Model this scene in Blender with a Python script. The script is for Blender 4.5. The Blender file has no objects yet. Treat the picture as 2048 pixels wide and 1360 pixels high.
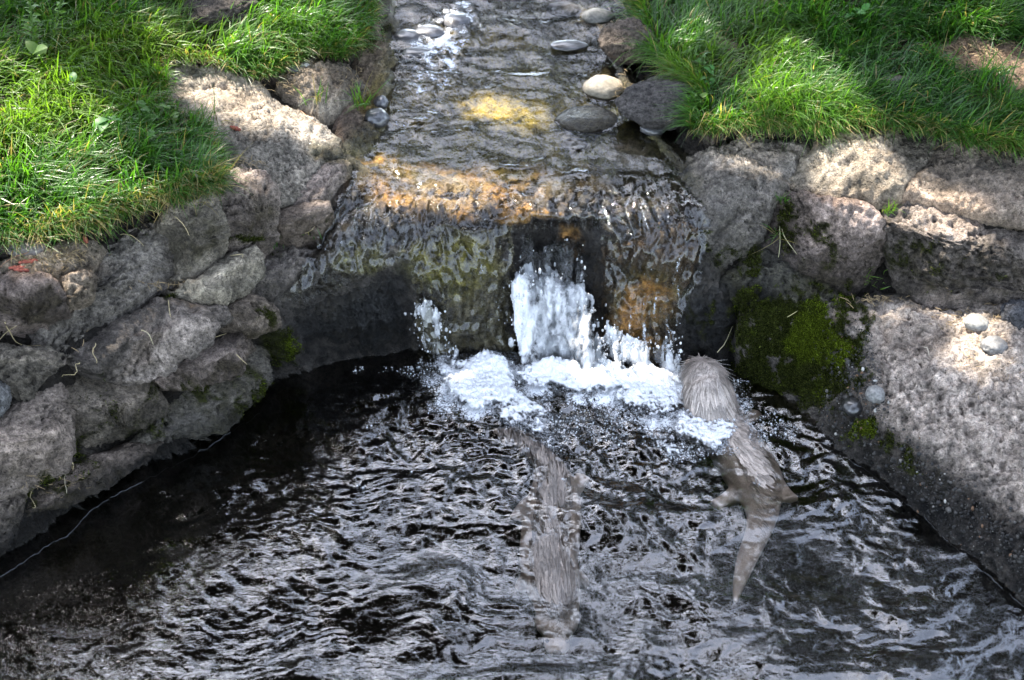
import bpy, math, random
import numpy as np
from mathutils import Vector, Matrix

random.seed(7)
RNG = np.random.default_rng(7)
R = math.radians
SC = bpy.context.scene
COL = SC.collection

# ------------------------------------------------------------------ camera, sky, sun, exposure
CAM_H, PITCH, FPX = 2.30, R(38.0), 2844.0
cam_d = bpy.data.cameras.new('camera')
cam_d.lens, cam_d.sensor_width = 50.0, 36.0
cam_d.clip_start, cam_d.clip_end = 0.05, 400.0
cam_d.dof.use_dof = True
cam_d.dof.focus_distance = 3.45
cam_d.dof.aperture_fstop = 4.5
cam = bpy.data.objects.new('camera', cam_d)
cam.location = (0, 0, CAM_H)
cam.rotation_euler = (R(90) - PITCH, 0, 0)
COL.objects.link(cam)
SC.camera = cam

SUN_EL, SUN_AZ = R(57.0), R(-40.0)          # azimuth from +Y, negative towards -X
SUN = np.array([math.sin(SUN_AZ) * math.cos(SUN_EL), math.cos(SUN_AZ) * math.cos(SUN_EL), math.sin(SUN_EL)])
world = bpy.data.worlds.new('World')
SC.world = world
world.use_nodes = True
wn = world.node_tree
bg = wn.nodes['Background']
sky = wn.nodes.new('ShaderNodeTexSky')
sky.sky_type = 'NISHITA'
sky.sun_disc = False
sky.sun_elevation = SUN_EL
sky.sun_rotation = SUN_AZ
sky.dust_density = 1.2
sky.air_density = 1.0
hz = wn.nodes.new('ShaderNodeHueSaturation')      # thin high haze: the blue is washed out all over the sky
hz.inputs['Saturation'].default_value = .62
wn.links.new(sky.outputs[0], hz.inputs['Color'])
wn.links.new(hz.outputs[0], bg.inputs[0])
bg.inputs[1].default_value = 0.15
sun_d = bpy.data.lights.new('sun', 'SUN')
sun_d.energy = 3.2
sun_d.angle = R(0.5)
sun_d.color = (1.0, 0.93, 0.82)
sun = bpy.data.objects.new('sun', sun_d)
sun.rotation_euler = Vector(SUN).to_track_quat('Z', 'Y').to_euler()
COL.objects.link(sun)
vs = SC.view_settings
vs.view_transform = 'Standard'
vs.look = 'None'
vs.gamma = 1.0
vs.use_curve_mapping = False
vs.exposure = 2.95
cy = SC.cycles
cy.use_denoising = True
cy.max_bounces = 10
cy.transparent_max_bounces = 16
cy.transmission_bounces = 6
cy.sample_clamp_indirect = 6.0
cy.sample_clamp_direct = 0.0
cy.caustics_reflective = False
cy.caustics_refractive = False

# ------------------------------------------------------------------ numpy noise
def _hash(ix, iy, iz, seed):
    h = (ix.astype(np.uint32) * np.uint32(374761393) + iy.astype(np.uint32) * np.uint32(668265263)
         + iz.astype(np.uint32) * np.uint32(2147483647) + np.uint32(seed * 974711 + 1013))
    h = (h ^ (h >> np.uint32(13))) * np.uint32(1274126177)
    h = (h ^ (h >> np.uint32(16))) * np.uint32(2246822519)
    return h ^ (h >> np.uint32(15))

GR = RNG.normal(size=(256, 3)); GR /= np.linalg.norm(GR, axis=1)[:, None]

def gnoise(p, seed=0):
    """gradient noise about -0.8..0.8, p is N x 3"""
    p = np.asarray(p, float)
    i = np.floor(p).astype(np.int64); f = p - i
    w = f * f * f * (f * (f * 6 - 15) + 10)
    out = 0
    for dx in (0, 1):
        for dy in (0, 1):
            for dz in (0, 1):
                g = GR[_hash(i[:, 0] + dx, i[:, 1] + dy, i[:, 2] + dz, seed) & np.uint32(255)]
                d = (g * (f - (dx, dy, dz))).sum(1)
                out = out + d * (w[:, 0] if dx else 1 - w[:, 0]) * (w[:, 1] if dy else 1 - w[:, 1]) * (w[:, 2] if dz else 1 - w[:, 2])
    return out * 1.5

def fbm(p, f, octv=4, seed=0, gain=0.5):
    s, a = 0, 1.0
    for k in range(octv):
        s = s + a * gnoise(p * f, seed + k * 17)
        f *= 2.03; a *= gain
    return s

def worley(p, f, seed=0):
    """distance to nearest feature point in 2-D (first two columns of p), in cells"""
    q = p[:, :2] * f
    i = np.floor(q).astype(np.int64); fr = q - i
    best = np.full(len(q), 9.0)
    z0 = np.zeros(len(q), np.int64)
    for dx in (-1, 0, 1):
        for dy in (-1, 0, 1):
            h = _hash(i[:, 0] + dx, i[:, 1] + dy, z0, seed)
            ox = (h & np.uint32(1023)) / 1023.0; oy = ((h >> np.uint32(10)) & np.uint32(1023)) / 1023.0
            best = np.minimum(best, (dx + ox - fr[:, 0]) ** 2 + (dy + oy - fr[:, 1]) ** 2)
    return np.sqrt(best)

def sstep(a, b, x):
    t = np.clip((x - a) / (b - a), 0, 1)
    return t * t * (3 - 2 * t)

# ------------------------------------------------------------------ survey of the place: heights at sighted points
def ray(u, v):
    a = (np.asarray(u, float) - 1024) / FPX; b = (680 - np.asarray(v, float)) / FPX
    return a, math.cos(PITCH) + b * math.sin(PITCH), -math.sin(PITCH) + b * math.cos(PITCH)

def P(u, v, z):
    dx, dy, dz = ray(u, v)
    t = (np.asarray(z, float) - CAM_H) / dz
    return np.stack([dx * t, dy * t, CAM_H + dz * t], -1)

CP = [
 # pool floor
 (100,1350,-.28),(400,1300,-.3),(800,1300,-.3),(1200,1300,-.3),(1600,1300,-.3),(1900,1330,-.25),(700,1000,-.28),(1000,1000,-.3),
 (1300,1000,-.28),(1600,1050,-.25),(900,840,-.2),(1150,840,-.2),(1350,860,-.2),(400,1090,-.25),(-300,1600,-.3),(1000,1700,-.3),(2400,1650,-.3),
 (600,880,-.2),(1740,1050,-.16),(1560,880,-.14),(200,1180,-.2),(1900,1180,-.15),
 # grey layered bank, waterline
 (-60,1235,0),(20,1140,0),(75,1105,0),(135,1070,0),(180,1020,0),(290,960,0),(430,885,0),(520,825,0),(575,775,0),(640,735,0),(720,715,0),(830,705,0),
 # its face
 (60,1000,.12),(200,920,.12),(-60,1000,.14),(60,830,.28),(60,740,.35),(60,660,.38),(60,625,.42),(60,560,.49),(-60,560,.5),(-80,800,.3),
 (330,410,.51),(420,395,.50),(330,570,.37),(240,430,.515),(200,470,.51),(210,650,.37),(150,720,.345),(330,600,.345),(200,700,.33),(440,610,.33),
 (450,645,.285),(300,740,.25),(190,755,.26),(300,790,.19),(230,860,.12),(380,690,.295),(470,660,.26),(520,690,.20),(500,760,.12),(400,780,.15),(350,880,.09),
 (555,720,.11),(560,640,.21),(500,520,.36),(430,560,.365),(500,590,.31),
 # square block, wedge stones, wet slope
 (480,350,.49),(490,388,.482),(500,490,.36),(440,400,.49),(545,395,.46),(640,400,.425),(600,475,.34),(560,430,.42),(690,285,.445),(640,330,.445),(700,350,.41),(660,440,.375),
 (580,530,.315),(660,520,.315),(740,445,.36),(600,590,.245),(720,560,.25),(800,500,.31),(700,600,.20),(700,660,.09),(800,600,.17),(620,660,.13),
 # flat slab, grass bank behind
 (350,120,.565),(450,200,.525),(560,200,.50),(450,330,.485),(330,220,.55),(560,300,.475),(610,110,.55),(740,170,.47),(690,200,.475),(735,70,.53),(740,0,.55),(760,130,.475),(775,60,.475),
 (60,500,.52),(60,300,.58),(200,300,.56),(200,100,.63),(60,0,.68),(450,0,.63),(600,0,.6),(400,350,.53),(-300,300,.62),(-300,-300,.85),(300,-300,.78),(720,-200,.62),(-400,700,.5),(-500,1100,.3),
 # stream bed
 (820,0,.44),(1000,0,.435),(1160,0,.455),(790,120,.42),(1000,100,.40),(1190,110,.43),(780,220,.41),(1000,200,.385),(1220,230,.40),(730,310,.41),(1000,300,.375),(1300,300,.39),
 (850,340,.38),(850,400,.378),(1000,380,.37),(1000,420,.36),(1200,340,.375),(1200,400,.372),(1330,360,.385),(900,-300,.48),(1150,-300,.48),(720,380,.39),
 # lip and fall faces
 (900,430,.364),(830,430,.360),(1290,445,.354),(900,490,.305),(830,470,.325),(880,446,.352),(930,462,.345),(985,440,.358),(1030,448,.345),(1075,425,.36),(1120,446,.342),(1170,432,.36),(1220,425,.355),(1275,412,.372),(1330,430,.362),(870,540,.255),(960,520,.275),(1000,640,.085),(860,640,.115),(1240,500,.275),(1300,500,.30),(1320,640,.115),(900,580,.195),(900,700,.01),(1000,580,.18),(1000,700,.01),
 (1080,480,.255),(1110,540,.185),(1150,500,.23),(1100,640,.06),(1240,580,.19),(1320,580,.19),(1240,720,.01),(1330,730,.01),(1390,540,.25),
 (1400,575,.215),(1400,700,.03),(1430,745,0),(1380,450,.36),
 # moss-grown bank
 (1480,755,0),(1540,790,0),(1640,862,0),(1700,918,0),(1790,985,0),(1900,1085,0),(2000,1170,0),(2080,1240,0),
 (1480,640,.15),(1560,600,.205),(1560,650,.15),(1560,700,.08),(1680,600,.205),(1720,640,.19),(1735,760,.135),(1690,800,.08),(1760,850,.1),(1850,880,.135),(1960,930,.13),(1830,980,.05),
 (1960,1060,.05),(2048,1060,.1),(2048,800,.2),(1850,700,.185),(1800,600,.215),(2048,620,.235),(2200,700,.25),(2250,1100,.12),(2300,1350,-.02),
 (1650,400,.435),(1700,570,.215),(1550,480,.3),(1480,545,.25),(1760,470,.37),(1900,440,.425),(1900,600,.215),(2048,460,.42),(2048,595,.23),(1780,585,.215),(1830,378,.45),(2200,480,.43),(2200,600,.24),
 (1700,250,.50),(2048,295,.50),(1400,275,.47),(1480,400,.40),(1400,450,.365),(1350,540,.26),(1360,340,.415),(1550,300,.465),(1850,330,.475),(1600,320,.455),
 (1300,60,.49),(1260,120,.47),(1290,200,.445),(1400,200,.485),(1700,0,.62),(1700,130,.56),(2048,0,.66),(2048,150,.58),(1450,50,.56),(2400,200,.62),(2400,-300,.85),(1700,-300,.78),(1300,-300,.6),(1240,20,.475),
]
CPa = np.array(CP, float)
GS = 4
GU = np.arange(-600, 2649, GS); GV = np.arange(-400, 1901, GS)
def _solve():
    c = CPa[:, :2] / 100; n = len(c)
    K = np.linalg.norm(c[:, None] - c[None], axis=2)
    A = np.zeros((n + 3, n + 3)); A[:n, :n] = K - 0.02 * np.eye(n)
    A[:n, n] = 1; A[:n, n + 1:] = c; A[n, :n] = 1; A[n + 1:, :n] = c.T
    b = np.zeros(n + 3); b[:n] = CPa[:, 2]
    w = np.linalg.solve(A, b)
    uu, vv = np.meshgrid(GU / 100, GV / 100)
    q = np.stack([uu.ravel(), vv.ravel()], 1)
    out = np.empty(len(q))
    for s in range(0, len(q), 60000):
        d = q[s:s + 60000]
        K = np.sqrt(((d[:, None, 0] - c[None, :, 0]) ** 2 + (d[:, None, 1] - c[None, :, 1]) ** 2))
        out[s:s + 60000] = K @ w[:n] + w[n] + d @ w[n + 1:]
    return out.reshape(len(GV), len(GU))

def blur(a, sig):
    r = int(sig * 3) + 1; k = np.exp(-np.arange(-r, r + 1) ** 2 / (2 * sig * sig)); k /= k.sum()
    for ax in (0, 1):
        p = np.pad(a, [(r, r) if i == ax else (0, 0) for i in range(2)], mode='edge')
        a = sum(k[j] * np.take(p, np.arange(j, j + a.shape[ax]), axis=ax) for j in range(2 * r + 1))
    return a
ZG = np.clip(blur(_solve(), 1.6), -.34, 1.2)
UU, VV = np.meshgrid(GU, GV)
PG = P(UU, VV, ZG)
_du = np.gradient(PG, axis=1); _dv = np.gradient(PG, axis=0)
NG = np.cross(_dv, _du); NG /= np.linalg.norm(NG, axis=2)[..., None]
NG = np.stack([blur(NG[..., k], 3) for k in range(3)], -1); NG /= np.linalg.norm(NG, axis=2)[..., None]

def samp(g, u, v):
    x = np.clip((np.asarray(u, float) - GU[0]) / GS, 0, len(GU) - 1.001); y = np.clip((np.asarray(v, float) - GV[0]) / GS, 0, len(GV) - 1.001)
    i = x.astype(int); j = y.astype(int); fx = x - i; fy = y - j
    if g.ndim == 3: fx = fx[..., None]; fy = fy[..., None]
    return (g[j, i] * (1 - fx) + g[j, i + 1] * fx) * (1 - fy) + (g[j + 1, i] * (1 - fx) + g[j + 1, i + 1] * fx) * fy

def S(u, v): return P(u, v, samp(ZG, u, v))
def SN(u, v):
    n = samp(NG, u, v); return n / np.linalg.norm(n, axis=-1, keepdims=True)
def mpp(u, v, z=.3):
    """metres per photograph pixel at that place"""
    return float(np.linalg.norm(P(u, v, z) - np.array([0, 0, CAM_H]))) / FPX

def poly_sd(u, v, poly):
    """signed distance to a polygon, positive inside"""
    u = np.asarray(u, float); v = np.asarray(v, float)
    p = np.asarray(poly, float); n = len(p)
    d = np.full(u.shape, 1e18); ins = np.zeros(u.shape, bool)
    for i in range(n):
        a, b = p[i], p[(i + 1) % n]
        e = b - a; wu = u - a[0]; wv = v - a[1]
        t = np.clip((wu * e[0] + wv * e[1]) / (e @ e + 1e-9), 0, 1)
        d = np.minimum(d, (wu - e[0] * t) ** 2 + (wv - e[1] * t) ** 2)
        c = ((a[1] <= v) & (b[1] > v)) | ((b[1] <= v) & (a[1] > v))
        with np.errstate(divide='ignore', invalid='ignore'):
            x = a[0] + (v - a[1]) / (b[1] - a[1] + 1e-12) * e[0]
        ins ^= c & (u < x)
    return np.where(ins, 1, -1) * np.sqrt(d)

def blobs(u, v, lst, seed=0, warp=18, p=None):
    """soft union of ellipses (u, v, ru, rv, weight[, angle])"""
    q = np.stack([u, v, np.zeros_like(u)], -1)
    wu = u + warp * fbm(q, 1 / 60., 3, seed); wv = v + warp * fbm(q, 1 / 60., 3, seed + 5)
    out = np.zeros_like(u)
    for e in lst:
        a = R(e[5]) if len(e) > 5 else 0
        x = (wu - e[0]) * math.cos(a) + (wv - e[1]) * math.sin(a); y = -(wu - e[0]) * math.sin(a) + (wv - e[1]) * math.cos(a)
        d = np.sqrt((x / e[2]) ** 2 + (y / e[3]) ** 2)
        out = np.maximum(out, e[4] * sstep(1.35, .55, d))
    return out

# ------------------------------------------------------------------ mesh helpers
def mesh_np(name, V, F, mat=None, parent=None, smooth=True, col=None, attrs=None):
    """V N x 3, F M x 3 or M x 4 (or list of such arrays)"""
    me = bpy.data.meshes.new(name)
    Fs = F if isinstance(F, list) else [F]
    Fs = [np.asarray(f) for f in Fs if len(f)]
    me.vertices.add(len(V)); me.vertices.foreach_set('co', np.asarray(V, np.float32).ravel())
    nl = sum(f.size for f in Fs); npoly = sum(len(f) for f in Fs)
    me.loops.add(nl); me.loops.foreach_set('vertex_index', np.concatenate([f.ravel() for f in Fs]).astype(np.int32))
    sizes = np.concatenate([np.full(len(f), f.shape[1]) for f in Fs])
    st = np.concatenate([[0], np.cumsum(sizes)[:-1]])
    me.polygons.add(npoly); me.polygons.foreach_set('loop_start', st.astype(np.int32))
    me.polygons.foreach_set('loop_total', sizes.astype(np.int32))
    me.polygons.foreach_set('use_smooth', np.full(npoly, smooth))
    me.update(calc_edges=True)
    if col is not None:
        c = np.ones((len(V), 4), np.float32); c[:, :3] = np.clip(col, 0.002, 1)
        a = me.attributes.new('col', 'FLOAT_COLOR', 'POINT'); a.data.foreach_set('color', c.ravel())
    for k, x in (attrs or {}).items():
        a = me.attributes.new(k, 'FLOAT', 'POINT'); a.data.foreach_set('value', np.asarray(x, np.float32))
    o = bpy.data.objects.new(name, me); COL.objects.link(o)
    if mat: me.materials.append(mat)
    if parent: o.parent = parent
    return o

def tag(o, label=None, cat=None, group=None, kind=None):
    if label: o['label'] = label
    if cat: o['category'] = cat
    if group: o['group'] = group
    if kind: o['kind'] = kind
    return o

def empty(name, loc, label, cat, group=None):
    o = bpy.data.objects.new(name, None); COL.objects.link(o); o.location = loc
    o.empty_display_size = .05
    return tag(o, label, cat, group)

def put_base(o, base):
    """move the origin of a mesh object to base without moving it"""
    b = Vector(base); o.data.transform(Matrix.Translation(-b)); o.location = b

def grid_faces(mask, quad_ok=None):
    """faces over a 2-D boolean vertex mask; returns index map and quads"""
    idx = -np.ones(mask.shape, int); idx[mask] = np.arange(mask.sum())
    a, b, c, d = idx[:-1, :-1], idx[:-1, 1:], idx[1:, 1:], idx[1:, :-1]
    ok = (a >= 0) & (b >= 0) & (c >= 0) & (d >= 0)
    if quad_ok is not None: ok &= quad_ok
    return np.stack([a[ok], d[ok], c[ok], b[ok]], 1)

def compact(V, F, *arrs):
    used = np.zeros(len(V), bool); used[F.ravel()] = True
    m = np.cumsum(used) - 1
    return (V[used], m[F]) + tuple(None if a is None else a[used] for a in arrs)

def boundary_edges(F):
    e = np.concatenate([np.stack([F[:, i], F[:, (i + 1) % F.shape[1]]], 1) for i in range(F.shape[1])])
    key = np.minimum(e[:, 0], e[:, 1]).astype(np.int64) * 10000000 + np.maximum(e[:, 0], e[:, 1])
    _, inv, cnt = np.unique(key, return_inverse=True, return_counts=True)
    return e[cnt[inv] == 1]

def tube_np(pts, rad, n=6):
    pts = np.asarray(pts, float); rad = np.broadcast_to(np.asarray(rad, float), (len(pts),))
    T = np.gradient(pts, axis=0); T /= np.linalg.norm(T, axis=1)[:, None] + 1e-12
    ref = np.array([0, 0, 1.]) if abs(T[:, 2]).mean() < .85 else np.array([1., 0, 0])
    A = np.cross(T, ref); A /= np.linalg.norm(A, axis=1)[:, None] + 1e-12; B = np.cross(A, T)
    an = np.arange(n) / n * 2 * math.pi
    V = pts[:, None] + rad[:, None, None] * (A[:, None] * np.cos(an)[None, :, None] + B[:, None] * np.sin(an)[None, :, None])
    V = V.reshape(-1, 3)
    i = np.arange(len(pts) - 1)[:, None] * n; j = np.arange(n)[None]; k = (j + 1) % n
    F = np.stack([(i + j).ravel(), (i + k).ravel(), (i + n + k).ravel(), (i + n + j).ravel()], 1)
    V = np.vstack([V, pts[0], pts[-1]]); m = len(V)
    c1 = np.stack([np.full(n, m - 2), np.arange(n)[::-1], (np.arange(n)[::-1] - 1) % n], 1)
    base = (len(pts) - 1) * n
    c2 = np.stack([np.full(n, m - 1), base + np.arange(n), base + (np.arange(n) + 1) % n], 1)
    return V, F, np.vstack([c1, c2])

def join_np(parts):
    """list of (V, F4, F3) -> V, [F4, F3]"""
    Vs, Qs, Ts, off = [], [], [], 0
    for V, q, t in parts:
        Vs.append(V); off0 = off; off += len(V)
        if q is not None and len(q): Qs.append(np.asarray(q) + off0)
        if t is not None and len(t): Ts.append(np.asarray(t) + off0)
    return np.vstack(Vs), [x for x in (np.vstack(Qs) if Qs else [], np.vstack(Ts) if Ts else []) if len(x)]

_ico = {}
def ico(sub):
    if sub not in _ico:
        import bmesh
        bm = bmesh.new(); bmesh.ops.create_icosphere(bm, subdivisions=sub, radius=1)
        V = np.array([v.co[:] for v in bm.verts]); F = np.array([[v.index for v in f.verts] for f in bm.faces]); bm.free()
        _ico[sub] = (V, F)
    return _ico[sub]

# ------------------------------------------------------------------ materials
def new_mat(name):
    m = bpy.data.materials.new(name); m.use_nodes = True
    nt = m.node_tree; nt.nodes.clear()
    out = nt.nodes.new('ShaderNodeOutputMaterial')
    return m, nt, out

def N(nt, t, **kw):
    n = nt.nodes.new(t)
    for k, v in kw.items():
        if k.startswith('i_'):
            n.inputs[k[2:].replace('_', ' ')].default_value = v
        else: setattr(n, k, v)
    return n

def attr(nt, name):
    return N(nt, 'ShaderNodeAttribute', attribute_name=name)

def math_n(nt, op, a, b=None, clamp=False):
    n = N(nt, 'ShaderNodeMath', operation=op, use_clamp=clamp)
    for i, x in enumerate((a, b)):
        if x is None: continue
        if isinstance(x, (int, float)): n.inputs[i].default_value = x
        else: nt.links.new(x, n.inputs[i])
    return n.outputs[0]

def rock_material(name, grain=1.35, bump=1.0):
    m, nt, out = new_mat(name)
    L = nt.links.new
    geo = N(nt, 'ShaderNodeNewGeometry')
    col = attr(nt, 'col'); wet = attr(nt, 'wet'); moss = attr(nt, 'moss')
    n1 = N(nt, 'ShaderNodeTexNoise', i_Scale=85.0, i_Detail=6.0, i_Roughness=.72); L(geo.outputs['Position'], n1.inputs['Vector'])
    n2 = N(nt, 'ShaderNodeTexNoise', i_Scale=300.0, i_Detail=3.0, i_Roughness=.7); L(geo.outputs['Position'], n2.inputs['Vector'])
    v1 = N(nt, 'ShaderNodeTexVoronoi', i_Scale=120.0); L(geo.outputs['Position'], v1.inputs['Vector'])
    r1 = N(nt, 'ShaderNodeMapRange', i_From_Min=.36, i_From_Max=.64, i_To_Min=1 - .42 * grain, i_To_Max=1 + .36 * grain); L(n1.outputs[0], r1.inputs[0])
    r2 = N(nt, 'ShaderNodeMapRange', i_From_Min=.3, i_From_Max=.7, i_To_Min=1 - .3 * grain, i_To_Max=1 + .3 * grain); L(n2.outputs[0], r2.inputs[0])
    f = math_n(nt, 'MULTIPLY', r1.outputs[0], r2.outputs[0])
    pt = N(nt, 'ShaderNodeMapRange', i_From_Min=.12, i_From_Max=.34, i_To_Min=.42, i_To_Max=1.0); L(v1.outputs['Distance'], pt.inputs[0])
    pmk = N(nt, 'ShaderNodeTexNoise', i_Scale=24.0, i_Detail=2.0); L(geo.outputs['Position'], pmk.inputs['Vector'])
    pm2 = N(nt, 'ShaderNodeMapRange', i_From_Min=.42, i_From_Max=.58); L(pmk.outputs[0], pm2.inputs[0])
    pmx = N(nt, 'ShaderNodeMix', data_type='FLOAT'); L(pm2.outputs[0], pmx.inputs[0]); pmx.inputs[2].default_value = 1.0; L(pt.outputs[0], pmx.inputs[3])
    f = math_n(nt, 'MULTIPLY', f, pmx.outputs[0])
    mul = N(nt, 'ShaderNodeVectorMath', operation='SCALE'); L(col.outputs['Color'], mul.inputs[0]); L(f, mul.inputs['Scale'])
    wd = N(nt, 'ShaderNodeMapRange', i_To_Min=1.0, i_To_Max=.45); L(wet.outputs['Fac'], wd.inputs[0])
    mul2 = N(nt, 'ShaderNodeVectorMath', operation='SCALE'); L(mul.outputs[0], mul2.inputs[0]); L(wd.outputs[0], mul2.inputs['Scale'])
    b = N(nt, 'ShaderNodeBsdfPrincipled')
    L(mul2.outputs[0], b.inputs['Base Color'])
    rr = N(nt, 'ShaderNodeMapRange', i_To_Min=.85, i_To_Max=.5); L(wet.outputs['Fac'], rr.inputs[0]); L(rr.outputs[0], b.inputs['Roughness'])
    # water film on wet stone
    cw = math_n(nt, 'MULTIPLY', wet.outputs['Fac'], math_n(nt, 'SUBTRACT', 1.0, moss.outputs['Fac'], True), True)
    L(cw, b.inputs['Coat Weight']); b.inputs['Coat Roughness'].default_value = .07; b.inputs['Coat IOR'].default_value = 1.4
    b.inputs['Specular IOR Level'].default_value = .2
    hh = math_n(nt, 'ADD', math_n(nt, 'MULTIPLY', n1.outputs[0], 1.0), math_n(nt, 'MULTIPLY', n2.outputs[0], .35))
    hh = math_n(nt, 'ADD', hh, math_n(nt, 'MULTIPLY', math_n(nt, 'MINIMUM', v1.outputs['Distance'], .35), 1.0))
    bp = N(nt, 'ShaderNodeBump', i_Strength=1.0 * bump, i_Distance=.017); L(hh, bp.inputs['Height'])
    L(bp.outputs[0], b.inputs['Normal'])
    L(bp.outputs[0], b.inputs['Coat Normal'])
    L(b.outputs[0], out.inputs[0])
    return m

M_ROCK = rock_material('rock')
M_SOIL = rock_material('soil', 1.0, 1.3)

def leafy_material(name, rough=.45, trans=.35, spec=.4, tint=(1.0, 1.1, .35)):
    m, nt, out = new_mat(name); L = nt.links.new
    col = attr(nt, 'col')
    b = N(nt, 'ShaderNodeBsdfPrincipled', i_Roughness=rough)
    b.inputs['Specular IOR Level'].default_value = spec
    L(col.outputs['Color'], b.inputs['Base Color'])
    t = N(nt, 'ShaderNodeBsdfTranslucent')
    tc = N(nt, 'ShaderNodeVectorMath', operation='MULTIPLY'); tc.inputs[1].default_value = tint
    L(col.outputs['Color'], tc.inputs[0])
    sc = N(nt, 'ShaderNodeVectorMath', operation='SCALE'); sc.inputs['Scale'].default_value = 2.2; L(tc.outputs[0], sc.inputs[0]); L(sc.outputs[0], t.inputs[0])
    mx = N(nt, 'ShaderNodeMixShader'); mx.inputs[0].default_value = trans
    L(b.outputs[0], mx.inputs[1]); L(t.outputs[0], mx.inputs[2]); L(mx.outputs[0], out.inputs[0])
    return m
M_GRASS = leafy_material('grass_blades', .38, .42, .5)
M_LEAF = leafy_material('leaf', .5, .3, .3)
M_CROWN = leafy_material('crown_leaf', .7, .03, .1)
M_MOSS = leafy_material('moss', .9, .2, .05)

def plain_material(name, rough=.7, spec=.4, noise=.25, scale=200, bump=.4, coat=0.):
    m, nt, out = new_mat(name); L = nt.links.new
    geo = N(nt, 'ShaderNodeNewGeometry')
    col = attr(nt, 'col')
    n1 = N(nt, 'ShaderNodeTexNoise', i_Scale=float(scale), i_Detail=5.0, i_Roughness=.65); L(geo.outputs['Position'], n1.inputs['Vector'])
    r1 = N(nt, 'ShaderNodeMapRange', i_From_Min=.3, i_From_Max=.7, i_To_Min=1 - noise, i_To_Max=1 + noise); L(n1.outputs[0], r1.inputs[0])
    mul = N(nt, 'ShaderNodeVectorMath', operation='SCALE'); L(col.outputs['Color'], mul.inputs[0]); L(r1.outputs[0], mul.inputs['Scale'])
    b = N(nt, 'ShaderNodeBsdfPrincipled', i_Roughness=rough); L(mul.outputs[0], b.inputs['Base Color'])
    b.inputs['Specular IOR Level'].default_value = spec
    b.inputs['Coat Weight'].default_value = coat; b.inputs['Coat Roughness'].default_value = .12
    bp = N(nt, 'ShaderNodeBump', i_Strength=bump, i_Distance=.004); L(n1.outputs[0], bp.inputs['Height']); L(bp.outputs[0], b.inputs['Normal'])
    L(b.outputs[0], out.inputs[0])
    return m
M_PEBBLE = plain_material('pebble', .6, .4, .22, 160, .35)
M_WETPEB = plain_material('wet_pebble', .4, .5, .25, 160, .35, 1.0)
M_STRAW = plain_material('straw', .7, .3, .2, 300, .1)
M_BARK = plain_material('bark', .9, .2, .35, 20, .6)
M_FUR = plain_material('wet_fur', .42, .5, .25, 260, .35, .25)

def water_material(name, tint, ior, scale, stretch, bump, dist, foam_attr=False):
    m, nt, out = new_mat(name); L = nt.links.new
    geo = N(nt, 'ShaderNodeNewGeometry')
    mp = N(nt, 'ShaderNodeMapping'); mp.inputs['Scale'].default_value = stretch; L(geo.outputs['Position'], mp.inputs[0])
    n1 = N(nt, 'ShaderNodeTexNoise', i_Scale=scale, i_Detail=3.0, i_Roughness=.55, i_Distortion=.8); L(mp.outputs[0], n1.inputs['Vector'])
    bp = N(nt, 'ShaderNodeBump', i_Strength=bump, i_Distance=dist); L(n1.outputs[0], bp.inputs['Height'])
    fr = N(nt, 'ShaderNodeFresnel', i_IOR=ior); L(bp.outputs[0], fr.inputs['Normal'])
    tr = N(nt, 'ShaderNodeBsdfTransparent'); tr.inputs[0].default_value = (*tint, 1)
    gl = N(nt, 'ShaderNodeBsdfGlossy', i_Roughness=.02); gl.inputs[0].default_value = (1, 1, 1, 1); L(bp.outputs[0], gl.inputs['Normal'])
    mx = N(nt, 'ShaderNodeMixShader'); L(fr.outputs[0], mx.inputs[0]); L(tr.outputs[0], mx.inputs[1]); L(gl.outputs[0], mx.inputs[2])
    if not foam_attr:
        L(mx.outputs[0], out.inputs[0]); return m
    fa = attr(nt, 'foam')
    n2 = N(nt, 'ShaderNodeTexNoise', i_Scale=130.0, i_Detail=5.0, i_Roughness=.7, i_Distortion=.6); L(geo.outputs['Position'], n2.inputs['Vector'])
    vo = N(nt, 'ShaderNodeTexVoronoi', i_Scale=260.0); L(geo.outputs['Position'], vo.inputs['Vector'])
    s = math_n(nt, 'ADD', fa.outputs['Fac'], math_n(nt, 'MULTIPLY', math_n(nt, 'SUBTRACT', n2.outputs[0], .5), 1.5))
    s = math_n(nt, 'ADD', s, math_n(nt, 'MULTIPLY', math_n(nt, 'SUBTRACT', .4, vo.outputs['Distance']), .35))
    rng = N(nt, 'ShaderNodeMapRange', i_From_Min=.40, i_From_Max=.75); L(s, rng.inputs[0])
    fm = math_n(nt, 'MULTIPLY', rng.outputs[0], math_n(nt, 'MULTIPLY', fa.outputs['Fac'], 3.0, True), True)
    df = N(nt, 'ShaderNodeBsdfPrincipled', i_Roughness=.35); df.inputs['Base Color'].default_value = (.66, .68, .70, 1); L(bp.outputs[0], df.inputs['Normal'])
    mx2 = N(nt, 'ShaderNodeMixShader'); L(fm, mx2.inputs[0]); L(mx.outputs[0], mx2.inputs[1]); L(df.outputs[0], mx2.inputs[2])
    L(mx2.outputs[0], out.inputs[0])
    return m
M_POOL = water_material('pool_water', (.94, .91, .86), 1.86, 60.0, (1, 1.5, 1), .25, .004, True)
M_STREAM = water_material('stream_water', (.96, .95, .91), 1.46, 55.0, (1.0, .8, .5), .3, .006, True)

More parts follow.
